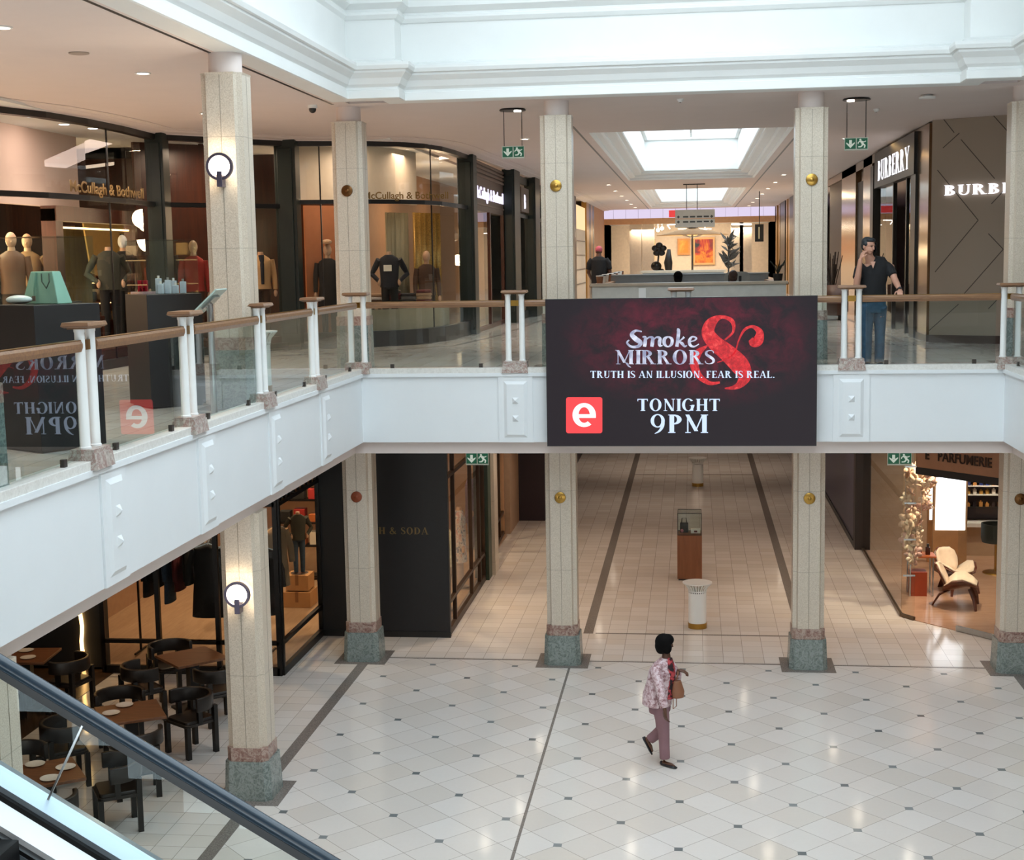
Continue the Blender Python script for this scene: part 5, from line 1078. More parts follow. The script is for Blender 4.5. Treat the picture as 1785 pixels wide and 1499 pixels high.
struct(MB().box(4.9, 11.9, 9.75, 9.9, 0, ZB).build('wall_perfume_back', plain('perfume_back_wall', 'C2AA90', .6)))
lbx = thing('light_box', 'tall blank white light box inside the perfume shop', 'light box', (6.2, 8.05, .6)); a, b = onY(1632, 815, 8), onY(1682, 924, 8)
MB().box(a.x-.04, b.x+.04, 8.0, 8.12, 0.012, a.z+.06).build('frame', plain('light_oak_frame', 'B98F62', .5), lbx); MB().box(a.x, b.x, 7.985, 8.0, b.z, a.z+.02).build('lit_panel', glow('lightbox_white', (.95, .97, 1), 2.6), lbx)
lb2 = thing('light_box', 'narrow white light box left of the tall one in perfume shop', 'light box', (5.8, 8.6, .6)); a, b = onY(1621, 815, 8.6), onY(1629, 905, 8.6)
MB().box(a.x-.03, b.x+.03, 8.55, 8.66, .012, a.z+.05).build('frame', plain('light_oak_frame', 'B98F62', .5), lb2); MB().box(a.x, b.x, 8.54, 8.55, b.z, a.z).build('lit_panel', glow('lightbox_white', (.95, .97, 1), 2.6), lb2)
ps = thing('perfume_shelves', 'dark wall shelves full of perfume bottles', 'shelf unit', (7.6, 9.5, .5)); MB().box(6.72, 9.4, 9.55, 9.74, .7, 2.6).build('back_panel', plain('shelf_back', '3A3038', .5), ps)
SZ = [.98, 1.24, 1.42, 1.6, 1.78]
for z in SZ: MB().box(6.72, 9.4, 9.3, 9.56, z, z+.02).build('shelf', M['white'] if z > 1 else M['dark'], ps)
MB().box(6.72, 9.4, 9.1, 9.74, .62, .7).build('counter', M['white'], ps); MB().box(6.75, 9.37, 9.2, 9.7, .012, .62).build('cabinet', plain('beige_cabinet', 'B59A7C', .6), ps)
bc = [('amber', 'C08A4A'), ('pale', 'E3DCD0'), ('dark', '2A2226'), ('pink', 'C98A8C'), ('blue', '2A3A78'), ('gold', 'B0853A')]
for r_, z in enumerate(SZ):
    for j in range(9):
        n_, hx = bc[(r_*5+j*7+j*j) % 6]; x = 6.8+.125*j; h = .065+.015*((r_+j) % 3)
        o = MB().box(x-.035, x+.035, 9.36, 9.42, z+.021, z+.02+h).box(x-.015, x+.015, 9.375, 9.405, z+.02+h, z+.05+h).build('perfume_bottle', plain('bottle_'+n_, hx, .2)); tag(o, '%s perfume bottle, %s from the left on the %s wall shelf' % (n_, ordinal(j), ['lowest', 'second', 'middle', 'fourth', 'top'][r_]), 'bottle', 'bottles on the perfume shelves')
# petals hung in a cascade
fg = thing('flower_garland', 'cascade of pale paper flowers hanging behind the perfume shop glass', 'garland', (5.1, 5.6, 2.6))
pm = [plain('petal_cream', 'EFE0C6', .6), plain('petal_peach', 'E6C8AC', .6), plain('petal_pink', 'D2B0A4', .6)]
random.seed(11)
for i in range(72):
    t_ = random.random(); cxp = 1560+50*random.random()+25*(1-t_) if t_ < .45 else 1568+(random.random()-.25)*60*(1.15-t_)+20*t_; cyp = 812+t_*165
    p = onY(cxp, cyp, 4.75+random.random()*.55); 
    if p.x < 4.9: p.x = 4.9+random.random()*.1
    f = MB(); k = 5; R = Matrix.Rotation(random.uniform(0, 6), 3, 'Z') @ Matrix.Rotation(random.uniform(.6, 1.9), 3, 'X'); s_ = random.uniform(.09, .16)
    for j in range(k):
        a = 2*PI*j/k; c, q = math.cos(a), math.sin(a); vs = []
        for rr_, ww, zz in ((.08, .05, 0), (.5, .36, .06), (.85, .3, .2), (1.02, .06, .3)):
            for e_ in (-1, 1): vs.append(p+R @ Vector(((rr_*c-ww*e_*q)*s_, (rr_*q+ww*e_*c)*s_, zz*s_)))
        f.add(vs, [(0, 1, 3, 2), (2, 3, 5, 4), (4, 5, 7, 6)])
    f.build('paper_flower', pm[i % 3], fg, True, 0, .004)
wr = MB()
for px in (1560, 1576, 1592, 1606): a = onY(px, 812, 5.0); a.x = max(a.x, 4.9); wr.tube([(a.x, 5.0, ZB), (a.x, 5.0, a.z), (a.x+.02, 5.0, 1.3)], .004, 5)
wr.build('hanging_wire', M['steel'], fg)
lamp('SPOT', (5.6, 4.5, ZB-.05), 300, (1, .8, .56), .05, (5.1, 5.1, 1.5), 1.6, .8); lamp('SPOT', (6.4, 5.4, ZB-.05), 150, (1, .8, .62), .08, (6.2, 5.3, 0), 1.9, .8); lamp('SPOT', (7.6, 8.3, ZB-.05), 260, (1, .82, .64), .08, (7.5, 9.4, 1.4), 2.0, .8); lamp('SPOT', (9, 5.5, ZB-.05), 150, (1, .82, .64), .08, (9, 5.5, 0), 2.2, .8)
# shell chair, side table, stool
def shell_chair(x, y, rz, label):
    t = thing('shell_chair', label, 'chair', (x, y, .012)); R = Matrix.Rotation(rz, 3, 'Z'); P = lambda u, v, z: tuple(Vector((x, y, .012))+R @ Vector((u, v, z))); wm = wood('walnut_ply', '4A2416', '6A3822', 0, 3, .3); cu = plain('cream_pad', 'E3D2BC', .7)
    def sheet(rows, mat, name, th):
        vs = []; m = len(rows[0])
        for r_ in rows: vs += [P(*q) for q in r_]
        return MB().add(vs, [(i*m+j, i*m+j+1, (i+1)*m+j+1, (i+1)*m+j) for i in range(len(rows)-1) for j in range(m-1)]).build(name, mat, t, True, 0, th)
    seat = [[(u*w_, v, z+abs(u)**2*.22*k) for u in (-1, -.6, -.2, .2, .6, 1)] for v, w_, z, k in ((.34, .2, .38, .1), (.25, .3, .39, .35), (.1, .38, .36, .8), (-.08, .38, .31, .9), (-.24, .28, .27, .5))]
    sheet(seat, wm, 'seat_shell', .018); sheet([[(a*.86, b*.92+.01, c+.025) for a, b, c in r_] for r_ in seat], cu, 'seat_pad', .03)
    bk = [[(u*w_, v+.05*u*u, z) for u in (-1, -.6, -.2, .2, .6, 1)] for v, w_, z in ((-.2, .14, .34), (-.25, .22, .45), (-.31, .25, .58), (-.37, .22, .7), (-.4, .13, .76))]
    sheet(bk, wm, 'back_shell', .018); sheet([[(a*.88, b+.03, c) for a, b, c in r_] for r_ in bk], cu, 'back_pad', .03)
    for s in (-1, 1): MB().loft([(P(.16*s, .22, .36), .04, .02), (P(.25*s, .3, .18), .035, .018), (P(.29*s, .33, 0), .02, .014)], 10).build('leg', wm, t, SM)
    MB().loft([(P(0, -.12, .3), .07, .02), (P(0, -.3, .2), .08, .02), (P(0, -.42, 0), .06, .015)], 10, side=tuple(R @ Vector((1, 0, 0)))).build('leg', wm, t, SM)
shell_chair(5.8, 4.85, -PI/2-.25, 'walnut shell lounge chair seen from behind at the front of the perfume shop')
shell_chair(5.95, 6.0, PI+.45, 'shell lounge chair with upright cream back pad facing the corridor in the perfume shop')
st_ = thing('side_table', 'small wooden side table with perfume display by the flowers', 'table', (5.3, 5.75, .012)); rw = plain('red_orange_wood', 'A85A2C', .45)
MB().box(5.08, 5.55, 5.55, 5.95, .72, .75).build('table_top', rw, st_); MB().box(5.12, 5.4, 5.58, 5.92, .012, .45).build('lower_cube', plain('orange_box', '9A3E1C', .5), st_)
for u in (5.5, 5.1):
    for v in (5.58, 5.92): MB().box(u-.012, u+.012, v-.012, v+.012, .012, .72).build('leg', M['steel'], st_)
for k, (x, y, h, hx, l) in enumerate(((5.42, 5.7, .2, '3A1A12', 'dark bottle with square stopper on the side table'), (5.28, 5.75, .12, '7A2A1C', 'short red bottle on the side table'), (5.18, 5.68, .16, 'C98A4A', 'amber bottle on the side table'))):
    t = thing('perfume_bottle', l, 'bottle', (x, y, .752), 'bottles on the side table'); MB().box(x-.04, x+.04, y-.03, y+.03, .752, .752+h*.7).build('flask', plain('flask_%d' % k, hx, .2), t, bevel=.006); MB().box(x-.02, x+.02, y-.02, y+.02, .752+h*.7, .752+h).build('stopper', M['black'], t)
t = thing('bar_stool', 'dark green tub stool on brass pedestal in the perfume shop', 'stool', (7.0, 7.6, .012)); MB().lathe(7.0, 7.6, [(.001, .62), (.26, .62), (.28, .7), (.28, .98), (.25, .98), (.24, .76), (.001, .76)], 28).build('seat', plain('dark_green_velvet', '1E2A26', .8), t, SM); MB().cyl(7, 7.6, .03, .62, .025, n=12).build('stem', M['brass'], t); MB().lathe(7, 7.6, [(.001, .012), (.24, .012), (.23, .035), (.03, .05), (.001, .05)], 24).build('foot', M['brass'], t, SM)
struct(MB().box(4.6, 4.66, 10.1, 40, 0, ZB).build('wall_blue_panel', plain('blue_violet_panel', '4E4A62', .35, var=.05))); struct(MB().box(4.58, 4.9, 9.76, 10.1, 0, ZB).build('trim_55', plain('dark_brown_pier', '2A201C', .4))); struct(MB().box(4.58, 4.6, 10.1, 40, 0, .12).build('baseboard_right_lower', M['black']))
# ================================================================== upstairs plinths with glass cases
def plinth_case(fx, fy, rz, s, zt, zg, label):
    """square plinth whose nearest corner stands at (fx, fy)"""
    c, q = math.cos(rz), math.sin(rz); P = lambda u, v: (fx+u*c-v*q, fy+u*q+v*c)
    cx, cy = P(s/2, s/2); t = thing('display_plinth', label, 'display plinth', (cx, cy, ZF), 'black plinths with glass cases')
    MB().prism([P(0, 0), P(s, 0), P(s, s), P(0, s)], ZF+.02, zt).build('plinth_body', plain('satin_black', '1B1A1B', .45, var=.05), t, bevel=.004); MB().prism([P(.03, .03), P(s-.03, .03), P(s-.03, s-.03), P(.03, s-.03)], ZF, ZF+.02).build('foot', M['black'], t)
    g = MB()
    for u0, u1, v0, v1 in ((.02, s-.02, .02, .026), (.02, s-.02, s-.026, s-.02), (.02, .026, .026, s-.026), (s-.026, s-.02, .026, s-.026)): g.prism([P(u0, v0), P(u1, v0), P(u1, v1), P(u0, v1)], zt, zg)
    g.prism([P(.02, .02), P(s-.02, .02), P(s-.02, s-.02), P(.02, s-.02)], zg, zg+.008); g.build('glass_cover', M['glass'], t)
    return P
ZP = 5.86
P1 = plinth_case(-4.42, -8.68, 1.0, .66, ZP, 6.45, 'black plinth with glass case holding a mint green bag')
P2 = plinth_case(-4.87, -4.95, .75, .66, ZP, 6.47, 'black plinth with glass case holding perfume bottles')
mint = plain('mint_leather', '8FB5A0', .5, var=.05, scale=6); lcol = plain('mint_edge', '6E9482', .5)
def loc(P, u, v, z): a = P(u, v); return (a[0], a[1], z)
b = thing('tote_bag', 'mint green tote bag in the left glass case', 'bag', loc(P1, .33, .33, ZP))
cx, cy = P1(.36, .36); a_ = -.35; cc, qq = math.cos(a_), math.sin(a_); BP = lambda u, v, z: (cx+u*cc-v*qq, cy+u*qq+v*cc, z)
m = MB(); lo = [(-.22, -.09), (.22, -.09), (.22, .09), (-.22, .09)]; hi = [(-.13, -.05), (.13, -.05), (.13, .05), (-.13, .05)]
m.add([BP(u, v, ZP+.002) for u, v in lo]+[BP(u, v, ZP+.29) for u, v in hi], [(3, 2, 1, 0), (4, 5, 6, 7), (0, 1, 5, 4), (1, 2, 6, 5), (2, 3, 7, 6), (3, 0, 4, 7)]); m.build('bag_body', mint, b, bevel=.008)
MB().tube([BP(.02, -.07, ZP+.27), BP(.04, -.09, ZP+.2), BP(.1, -.1, ZP+.14), BP(.13, -.09, ZP+.2), BP(.1, -.06, ZP+.27)], .006, 6).build('handle', plain('dark_green_strap', '2E4038', .5), b); MB().tube([BP(-.06, -.055, ZP+.28), BP(-.06, -.09, ZP+.12), BP(-.05, -.1, ZP+.06)], .008, 6).build('handle', lcol, b); MB().box(BP(-.05, -.1, 0)[0]-.015, BP(-.05, -.1, 0)[0]+.015, BP(-.05, -.11, 0)[1]-.004, BP(-.05, -.11, 0)[1]+.004, ZP+.03, ZP+.075).build('leather_tag', plain('tag_brown', '6A4A3C', .5), b)
o = MB().ell(loc(P1, .12, .42, ZP+.045), .12, .08, .04).build('silk_scarf', M['white'], None, True); tag(o, 'white folded scarf beside the mint green bag', 'scarf')
t = thing('navy_pouch', 'small navy pouch behind the mint green bag', 'pouch', loc(P1, .56, .52, ZP)); x, y, z = loc(P1, .55, .52, ZP); MB().loft([((x, y, ZP+.002), .07, .035), ((x, y, ZP+.15), .08, .04), ((x, y, ZP+.26), .05, .03)], 14).build('pouch_body', navy, t, SM); MB().ell((x+.02, y-.04, ZP+.05), .02, .02, .02).build('charm', M['steel'], t, SM)
# red V ornament, white tray and bottles
t = thing('red_ornament', 'red V shaped ornament in the right glass case', 'ornament', loc(P2, .12, .52, ZP)); x, y, z = loc(P2, .14, .45, ZP); rv = plain('glossy_red', 'A01228', .2)
MB().box(x-.13, x+.13, y-.05, y+.05, ZP+.002, ZP+.03).build('tray', plain('tray_red_white', 'C9A8AA', .4), t); MB().prism([(x-.055, y-.02), (x-.01, y-.02), (x-.01, y+.02), (x-.055, y+.02)], ZP+.03, ZP+.16, 1).prism([(x+.01, y-.02), (x+.055, y-.02), (x+.055, y+.02), (x+.01, y+.02)], ZP+.03, ZP+.16, 1).box(x-.03, x+.03, y-.02, y+.02, ZP+.03, ZP+.07).build('v_letter', rv, t)
cg = plain('frosted_glass_bottle', 'C9D2DC', .12, var=.1)
for i in range(7):
    u, v = .22+.09*(i % 4)+.03*(i // 4), .12+.13*(i // 4); x, y, z = loc(P2, u, v, ZP); h = [.12, .16, .1, .14, .18, .13, .15][i]
    t = thing('perfume_bottle', 'clear perfume bottle in the right glass case, %s of seven' % ordinal(i), 'bottle', (x, y, ZP+.002), 'bottles in the right glass case'); MB().box(x-.034, x+.034, y-.022, y+.022, ZP+.002, ZP+h).build('flask', cg, t, bevel=.008); MB().cyl(x, y, ZP+h, ZP+h+.03, .014, n=12).build('cap', M['steel'] if i % 2 else wp, t)
# lectern with a tilted glass top behind the railing
t = thing('lectern', 'slanted glass top lectern behind the second railing post', 'lectern', (-4.35, -5.5, ZF)); p0, p1 = onY(345, 545, -5.5), onY(386, 504, -5.5)
MB().cyl((p0.x+p1.x)/2, -5.5, ZF, (p0.z+p1.z)/2-.03, .035, n=14).build('pole', M['steel'], t); MB().cyl((p0.x+p1.x)/2, -5.5, ZF, ZF+.02, .18, n=24).build('base', M['steel'], t)
d = (p1-p0).normalized(); MB().obox((p0+p1)/2, (p1-p0)/2, Vector((0, .18, 0)), Vector((-d.z, 0, d.x))*.008).build('glass_top', plain('frosted_aqua_glass', 'A9C4C0', .15), t); MB().obox((p0+p1)/2-Vector((-d.z, 0, d.x))*.02, (p1-p0)/2*.5, Vector((0, .1, 0)), Vector((-d.z, 0, d.x))*.012).build('bracket', M['steel'], t)

# ================================================================== kiosk in the corridor
kb = plain('kiosk_panel', 'C3C3BC', .5); kg = plain('kiosk_grey_top', '8F9496', .35)
k = thing('kiosk_counter', 'long pale kiosk counter in the upper corridor behind the screen', 'counter', (1.15, 5, ZF))
MB().box(-.5, 2.78, 4.2, 4.3, ZF, 5.70).build('front_panel', kb, k); MB().box(-.5, -.4, 4.3, 16, ZF, 5.68).build('side_panel', kb, k); MB().box(2.68, 2.78, 4.3, 16, ZF, 5.68).build('side_panel', kb, k)
MB().box(-.53, 2.81, 4.15, 4.42, 5.70, 5.745).build('worktop', plain('beige_stone_top', 'B5A793', .35), k); MB().box(-.56, -.3, 4.42, 16.1, 5.68, 5.72).build('side_worktop', plain('kiosk_wood_edge', 'A07A58', .4), k); MB().box(2.6, 2.84, 4.42, 16.1, 5.68, 5.72).build('side_worktop', plain('kiosk_wood_edge', 'A07A58', .4), k)
MB().box(-.4, 2.68, 8.0, 8.1, ZF, 5.83).build('inner_screen', kg, k); MB().box(-.42, 2.7, 7.96, 8.14, 5.83, 5.85).build('inner_trim', M['steel'], k); MB().box(.3, .42, 4.185, 4.2, ZF+.2, 5.66).build('joint_cover', M['white'], k)
k2 = thing('kiosk_back_bar', 'second bar of the kiosk with pale top, behind the grey screen', 'counter', (1.2, 17, ZF)); a, b = onY(1120, 477, 17), onY(1262, 470, 17); MB().box(a.x, b.x, 17, 17.5, ZF, b.z-.06).build('bar_body', kg, k2); MB().box(a.x-.05, b.x+.05, 16.95, 17.6, b.z-.06, b.z).build('bar_top', plain('pale_top', 'D9CBB4', .4), k2)
for i in range(10):
    px = 1060+7.2*i; p = onY(px, 478-1.2*i, 6.2+.9*i); x = -.43; y = 5.2+.85*i
    t = thing('paper_cup', 'cup standing on the left kiosk ledge, %s from the near end' % ordinal(i), 'cup', (x, y, 5.721), 'cups on the kiosk ledge'); MB().lathe(x, y, [(.001, 5.721), (.05, 5.721), (.065, 5.86), (.06, 5.86), (.045, 5.73), (.001, 5.73)], 16).build('cup_body', wp if i % 3 else plain('cup_brown', '8A5A3C', .6), t, SM); MB().lathe(x, y, [(.067, 5.855), (.068, 5.87), (.06, 5.875), (.001, 5.875)], 16).build('lid', M['dark'] if i % 2 else wp, t, SM)
p = onY(1285, 487, 7.2); t = thing('menu_board', 'grey rounded board with dark marks on the kiosk', 'sign', (p.x, 7.2, 5.72)); MB().prism([(0, 0)], 0, 0) if False else None
m = MB(); pr = rr(-.24, .24, 0, .3, .1, 5); m.add([(p.x+u, 7.18, 5.58+v) for u, v in pr]+[(p.x+u, 7.24, 5.58+v) for u, v in pr], [tuple(range(len(pr))), tuple(reversed(range(len(pr), 2*len(pr))))]+[(i, len(pr)+i, len(pr)+(i+1) % len(pr), (i+1) % len(pr)) for i in range(len(pr))]); m.build('board', plain('board_grey', '9A9C98', .5), t); MB().box(p.x-.17, p.x-.02, 7.172, 7.18, 5.64, 5.82).box(p.x+.03, p.x+.08, 7.172, 7.18, 5.64, 5.8).build('dark_mark', M['black'], t); MB().box(p.x-.03, p.x+.03, 7.18, 7.24, ZF, 5.6).build('stand', M['steel'], t)
p = onY(1325, 492, 4.8); t = thing('table_plant', 'black potted plant on the right end of the kiosk counter', 'plant', (2.7, 5.2, 5.72)); MB().lathe(2.7, 5.2, [(.001, 5.721), (.07, 5.721), (.09, 5.86), (.07, 5.86), (.001, 5.84)], 18).build('pot', M['black'], t, SM); tw2 = MB()
for i in range(14): a_ = random.uniform(0, 6.28); tw2.tube([(2.7, 5.2, 5.84), (2.7+.06*math.cos(a_), 5.2+.06*math.sin(a_), 5.98), (2.7+.14*math.cos(a_), 5.2+.14*math.sin(a_), 6.0+random.uniform(0, .14))], [.006, .012, .003], 5)
tw2.build('leaves', plain('dark_leaf', '20261E', .6), t)
pp = thing('parasol', 'cream cafe parasol standing in the far upper corridor', 'parasol', (1.2, 30, ZF)); a, b, c = onY(1144, 411, 30), onY(1270, 411, 30), onY(1206, 397, 30); cx = (a.x+b.x)/2; R_p = (b.x-a.x)/2
MB().cyl(cx, 30, ZF+.12, c.z, .035, n=12).build('pole', M['steel'], pp); MB().cyl(cx, 30, ZF, ZF+.12, .35, n=24).build('base', plain('grey_base', '77756F', .6), pp)
cn = MB(); n = 8; vs = [(cx, 30, c.z)]+[(cx+R_p*.5*math.cos(2*PI*i/n), 30+R_p*.5*math.sin(2*PI*i/n), a.z+(c.z-a.z)*.55) for i in range(n)]+[(cx+R_p*math.cos(2*PI*i/n), 30+R_p*math.sin(2*PI*i/n), a.z) for i in range(n)]
cn.add(vs, [(0, 1+i, 1+(i+1) % n) for i in range(n)]+[(1+i, 1+n+i, 1+n+(i+1) % n, 1+(i+1) % n) for i in range(n)]); cn.build('canopy', plain('cream_canvas', 'DDB987', .8), pp, solid=.02)
rbm = MB()
for i in range(n): rbm.bar((cx, 30, a.z-.1), (cx+R_p*.55*math.cos(2*PI*i/n), 30+R_p*.55*math.sin(2*PI*i/n), a.z+(c.z-a.z)*.45), .02, .02)
rbm.build('struts', M['steel'], pp); MB().lathe(cx, 30, [(.001, c.z+.12), (.14, c.z+.1), (.2, c.z), (.001, c.z-.02)], 16).build('top_cap', plain('grey_base', '77756F', .6), pp, SM)
lamp('POINT', (cx, 31, 6.2), 40, (1, .75, .45), .2)
def leafy(px, top, bot, Y_, wpx, label, hx, n=46):
    a, b = onY(px, top, Y_), onY(px, bot, Y_); w_ = wpx/2*(Y_+20.4)/2490; t = thing('tall_plant', label, 'plant', (a.x, Y_, ZF)); MB().lathe(a.x, Y_, [(.001, ZF), (.2, ZF), (.26, ZF+.5), (.22, ZF+.5), (.001, ZF+.47)], 18).build('pot', M['steel'], t, SM); m = MB(); random.seed(n)
    m.tube([(a.x, Y_, ZF+.47), (a.x, Y_, a.z-.3)], .025, 6)
    for i in range(n):
        f = random.random(); z = b.z+(a.z-b.z)*f*.85; an = random.uniform(0, 6.28); L = w_*random.uniform(.5, 1.1); u, v = math.cos(an), math.sin(an); m.loft([((a.x, Y_, z), .01, .01), ((a.x+u*L*.5, Y_+v*L*.5, z+.12), .045, .008), ((a.x+u*L, Y_+v*L, z+random.uniform(.05, .3)), .006, .004)], 6)
    m.build('foliage', plain(label.split()[0]+'_leaf', hx, .7, var=.3, scale=12), t)
leafy(1270, 405, 470, 22, 40, 'greyish tall plant right of the parasol', '5A5650'); 
sc_ = thing('flower_sculpture', 'black flower shaped sculpture in front of the end gallery', 'sculpture', (-.3, 28, ZF)); c0 = onY(1149, 435, 28); m = MB()
for i in range(5): an = 2*PI*i/5+.3; m.ell((c0.x+.14*math.cos(an), 28, c0.z+.14*math.sin(an)), .12, .06, .1)
m.ell(tuple(c0), .1, .08, .1); m.build('blossom', M['black'], sc_, True); MB().tube([(c0.x, 28, ZF), (c0.x-.05, 28, c0.z-.5), (c0.x, 28, c0.z)], .03, 8).ell((c0.x-.1, 28, c0.z-.55), .18, .12, .16).ell((c0.x+.06, 28, c0.z-.75), .14, .1, .12).build('stem', M['black'], sc_, True)
f2 = onY(1166, 440, 34); t = thing('slim_figure_sculpture', 'slim dark upright figure sculpture before the end gallery', 'sculpture', (f2.x, 34, ZF)); MB().loft([((f2.x, 34, ZF), .14, .1), ((f2.x, 34, ZF+.9), .1, .08), ((f2.x-.03, 34, ZF+1.4), .16, .1), ((f2.x, 34, ZF+1.9), .06, .06)], 12).build('figure', M['dark'], t, True); MB().box(f2.x-.2, f2.x+.2, 33.8, 34.2, ZF, ZF+.06).build('base', M['black'], t)

# ================================================================== escalator
ex = thing('escalator', 'escalator balustrade with black handrail descending at the lower left', 'escalator', (-2.5, -12.6, 3.2))
sl_ = -.594; DX = Vector((1, 0, sl_)).normalized(); X0, X1 = -5.6, 2.15
def zl(x, off): return 3.85+sl_*(x+2.98)+off
def ext(prof, mat, name, x0=X0, x1=X1, smooth=False, closed=True):
    n = len(prof); vs = [(x0, y, zl(x0, o)) for y, o in prof]+[(x1, y, zl(x1, o)) for y, o in prof]
    fs = [(i, (i+1) % n, n+(i+1) % n, n+i) for i in range(n)]+[tuple(range(n)), tuple(reversed(range(n, 2*n)))]
    return MB().add(vs, fs).build(name, mat, ex, smooth)
yc = -12.4; rub = plain('black_rubber', '2C3A46', .2, var=.03)
ext([(yc+.042*math.cos(k), -.045+.05*math.sin(k)) for k in [2*PI*i/20 for i in range(20)]], rub, 'handrail', smooth=SM)
ext([(yc-.012, -.09), (yc+.012, -.1), (yc+.012, -.15), (yc-.012, -.15)], M['black'], 'rail_guide')
g = MB(); jx = -2.62
def pane(x0, x1): 
    m = MB(); k = .594*.60; vs = []
    for y in (yc-.006, yc+.006): vs += [(x0, y, zl(x0, -.13)), (x1, y, zl(x1, -.13)), (x1-k*.75, y, zl(x1-k*.75, -.80)), (x0-k*.75, y, zl(x0-k*.75, -.80))]
    m.add(vs, [(0, 1, 2, 3), (7, 6, 5, 4), (0, 4, 5, 1), (1, 5, 6, 2), (2, 6, 7, 3), (3, 7, 4, 0)]); return m.build('glass_pane', M['glass'], ex)
xs_ = [-5.3, -2.47, -.2, 2.0]
for a, b in zip(xs_, xs_[1:]): pane(a+.004, b-.004)
jm = MB(); jm.bar((xs_[1]+.0, yc-.01, zl(xs_[1], -.13)), (xs_[1]-.594*.45, yc-.01, zl(xs_[1]-.594*.45, -.8)), .012, .012); jm.build('pane_joint', M['steel'], ex)
alu = plain('pale_anodised_aluminium', 'A3B0BA', .32, .7, var=.02, scale=3); alw = plain('white_cladding', 'DDE2E6', .35, .2, var=.02, scale=3)
ext([(yc+.1, -.80), (yc+.1, -.76), (yc+.02, -.735), (yc-.1, -.79), (yc-.1, -.84)], alu, 'deck_cover')
ext([(yc-.1, -.83), (yc-.13, -.83), (yc-.13, -.89), (yc-.1, -.89)], M['black'], 'groove')
ext([(yc-.12, -.86), (yc-.24, -.95), (yc-.24, -1.0), (yc-.12, -1.0)], alw, 'inner_cladding')
ext([(yc-.22, -.985), (yc-.28, -1.0), (yc-.28, -1.04), (yc-.22, -1.04)], M['black'], 'skirt_brush')
ext([(yc-.26, -1.03), (yc-.285, -1.03), (yc-.285, -1.3), (yc-.26, -1.3)], alu, 'skirt_panel')
stp = plain('step_black', '101113', .45, .4)
stm = MB()
for i in range(19):
    x = X0+.4*i; z = zl(x, -1.18); stm.box(x, x+.42, yc-1.35, yc-.29, z-.24, z)
stm.build('steps', stp, ex)
ext([(yc+.1, -.81), (yc+.1, -2.0), (yc-1.5, -2.0), (yc-1.5, -1.45), (yc-.1, -1.45), (yc-.1, -.9)], alu, 'truss_cladding')
struct(MB().box(-8.5, -4.6, -14.2, -11.75, 4.2, ZF-.001).build('floor_escalator_landing', M['curb']))

# ================================================================== people
def body_mesh(mb, name, mat, parent, vox=.008, it=4):
    o = mb.build(name, mat, parent, True); r = o.modifiers.new('remesh', 'REMESH'); r.mode = 'VOXEL'; r.voxel_size = vox; r.use_smooth_shade = True
    s = o.modifiers.new('smooth', 'SMOOTH'); s.factor = .5; s.iterations = it; return o
def hand(m, wrist, d, pn, k=1.0, curl=.5, thumb=1):
    """palm, four fingers and thumb: d along the hand, pn palm normal (curl direction)"""
    w_ = Vector(wrist); d = Vector(d).normalized(); pn = Vector(pn); pn = (pn-d*pn.dot(d)).normalized(); s = d.cross(pn)
    m.loft([(w_, .026*k, .02*k), (w_+d*.045*k, .042*k, .017*k), (w_+d*.09*k, .042*k, .015*k)], 12, side=tuple(s))
    for i, L in enumerate((.068, .078, .072, .055)):
        b = w_+d*.088*k+s*(.031-.0205*i)*k; a = curl; p = b; pts = [tuple(b-d*.02*k)]
        for j, f in enumerate((.45, .32, .23)):
            v = d*math.cos(a)+pn*math.sin(a); p = p+v*L*f*1.15*k; pts.append(tuple(p)); a += curl*1.1
        m.tube(pts, [.0095*k, .009*k, .0085*k, .007*k], 8)
    b = w_+d*.03*k+s*.03*k*thumb; m.tube([tuple(b), tuple(b+(d*.6+s*.7*thumb+pn*.2)*.04*k), tuple(b+(d*1.0+s*.6*thumb+pn*.5)*.068*k)], [.012*k, .011*k, .0085*k], 8)
def face_head(m, c, f, up, k=1.0):
    """head with brow, nose, lips, chin, ears; f = facing direction"""
    c = Vector(c); f = Vector(f).normalized(); up = Vector(up); s = f.cross(up).normalized(); up = s.cross(f).normalized(); R = Matrix((s, f, up)).transposed()
    E = lambda o, a, b_, h: m.ell(tuple(c+(s*o[0]+f*o[1]+up*o[2])*k), a*k, b_*k, h*k, 14, 9, R)
    E((0, -.01, .03), .076, .094, .09); E((0, .012, -.03), .064, .075, .082); E((0, .045, -.085), .032, .032, .026)
    E((0, .095, -.012), .012, .016, .026); E((0, .104, -.028), .015, .014, .01); E((0, .08, .024), .05, .014, .01)
    E((0, .084, -.052), .024, .01, .006); E((0, .082, -.062), .021, .01, .006)
    for e in (-1, 1): E((.077*e, -.01, -.01), .008, .02, .032)
    return s, f, up
# --- woman crossing the floor
WY = -3.35
W_ = lambda px, py, d=0: tuple(onY(px, py, WY+d))
wm = thing('person', 'woman in pink patterned jacket and mauve trousers walking across the atrium floor', 'person', (.9, WY, 0))
skd = plain('dark_skin', '5A3A2A', .5, var=.05); hd = Vector((.88, -.47, 0)); sdv = Vector((.47, .88, 0))
face = Vector((.93, .37, -.1))
m = MB(); m.loft([(W_(1150, 1226), .14, .1), (W_(1153, 1195), .12, .09), (W_(1156, 1170), .14, .1), (W_(1159, 1155), .15, .07), (W_(1162, 1148), .06, .055), (W_(1161, 1138), .05, .05), (W_(1160, 1128), .05, .05)], 16, side=tuple(sdv))
hc = Vector(W_(1160, 1123)); hs, hf, hu = face_head(m, hc, face, (.05, 0, 1), .92)
RA = [W_(1143, 1162, -.15), W_(1151, 1202, -.28), W_(1159, 1238, -.35)]; LA = [W_(1172, 1162, .15), W_(1180, 1183, .12), W_(1183, 1168, -.02)]
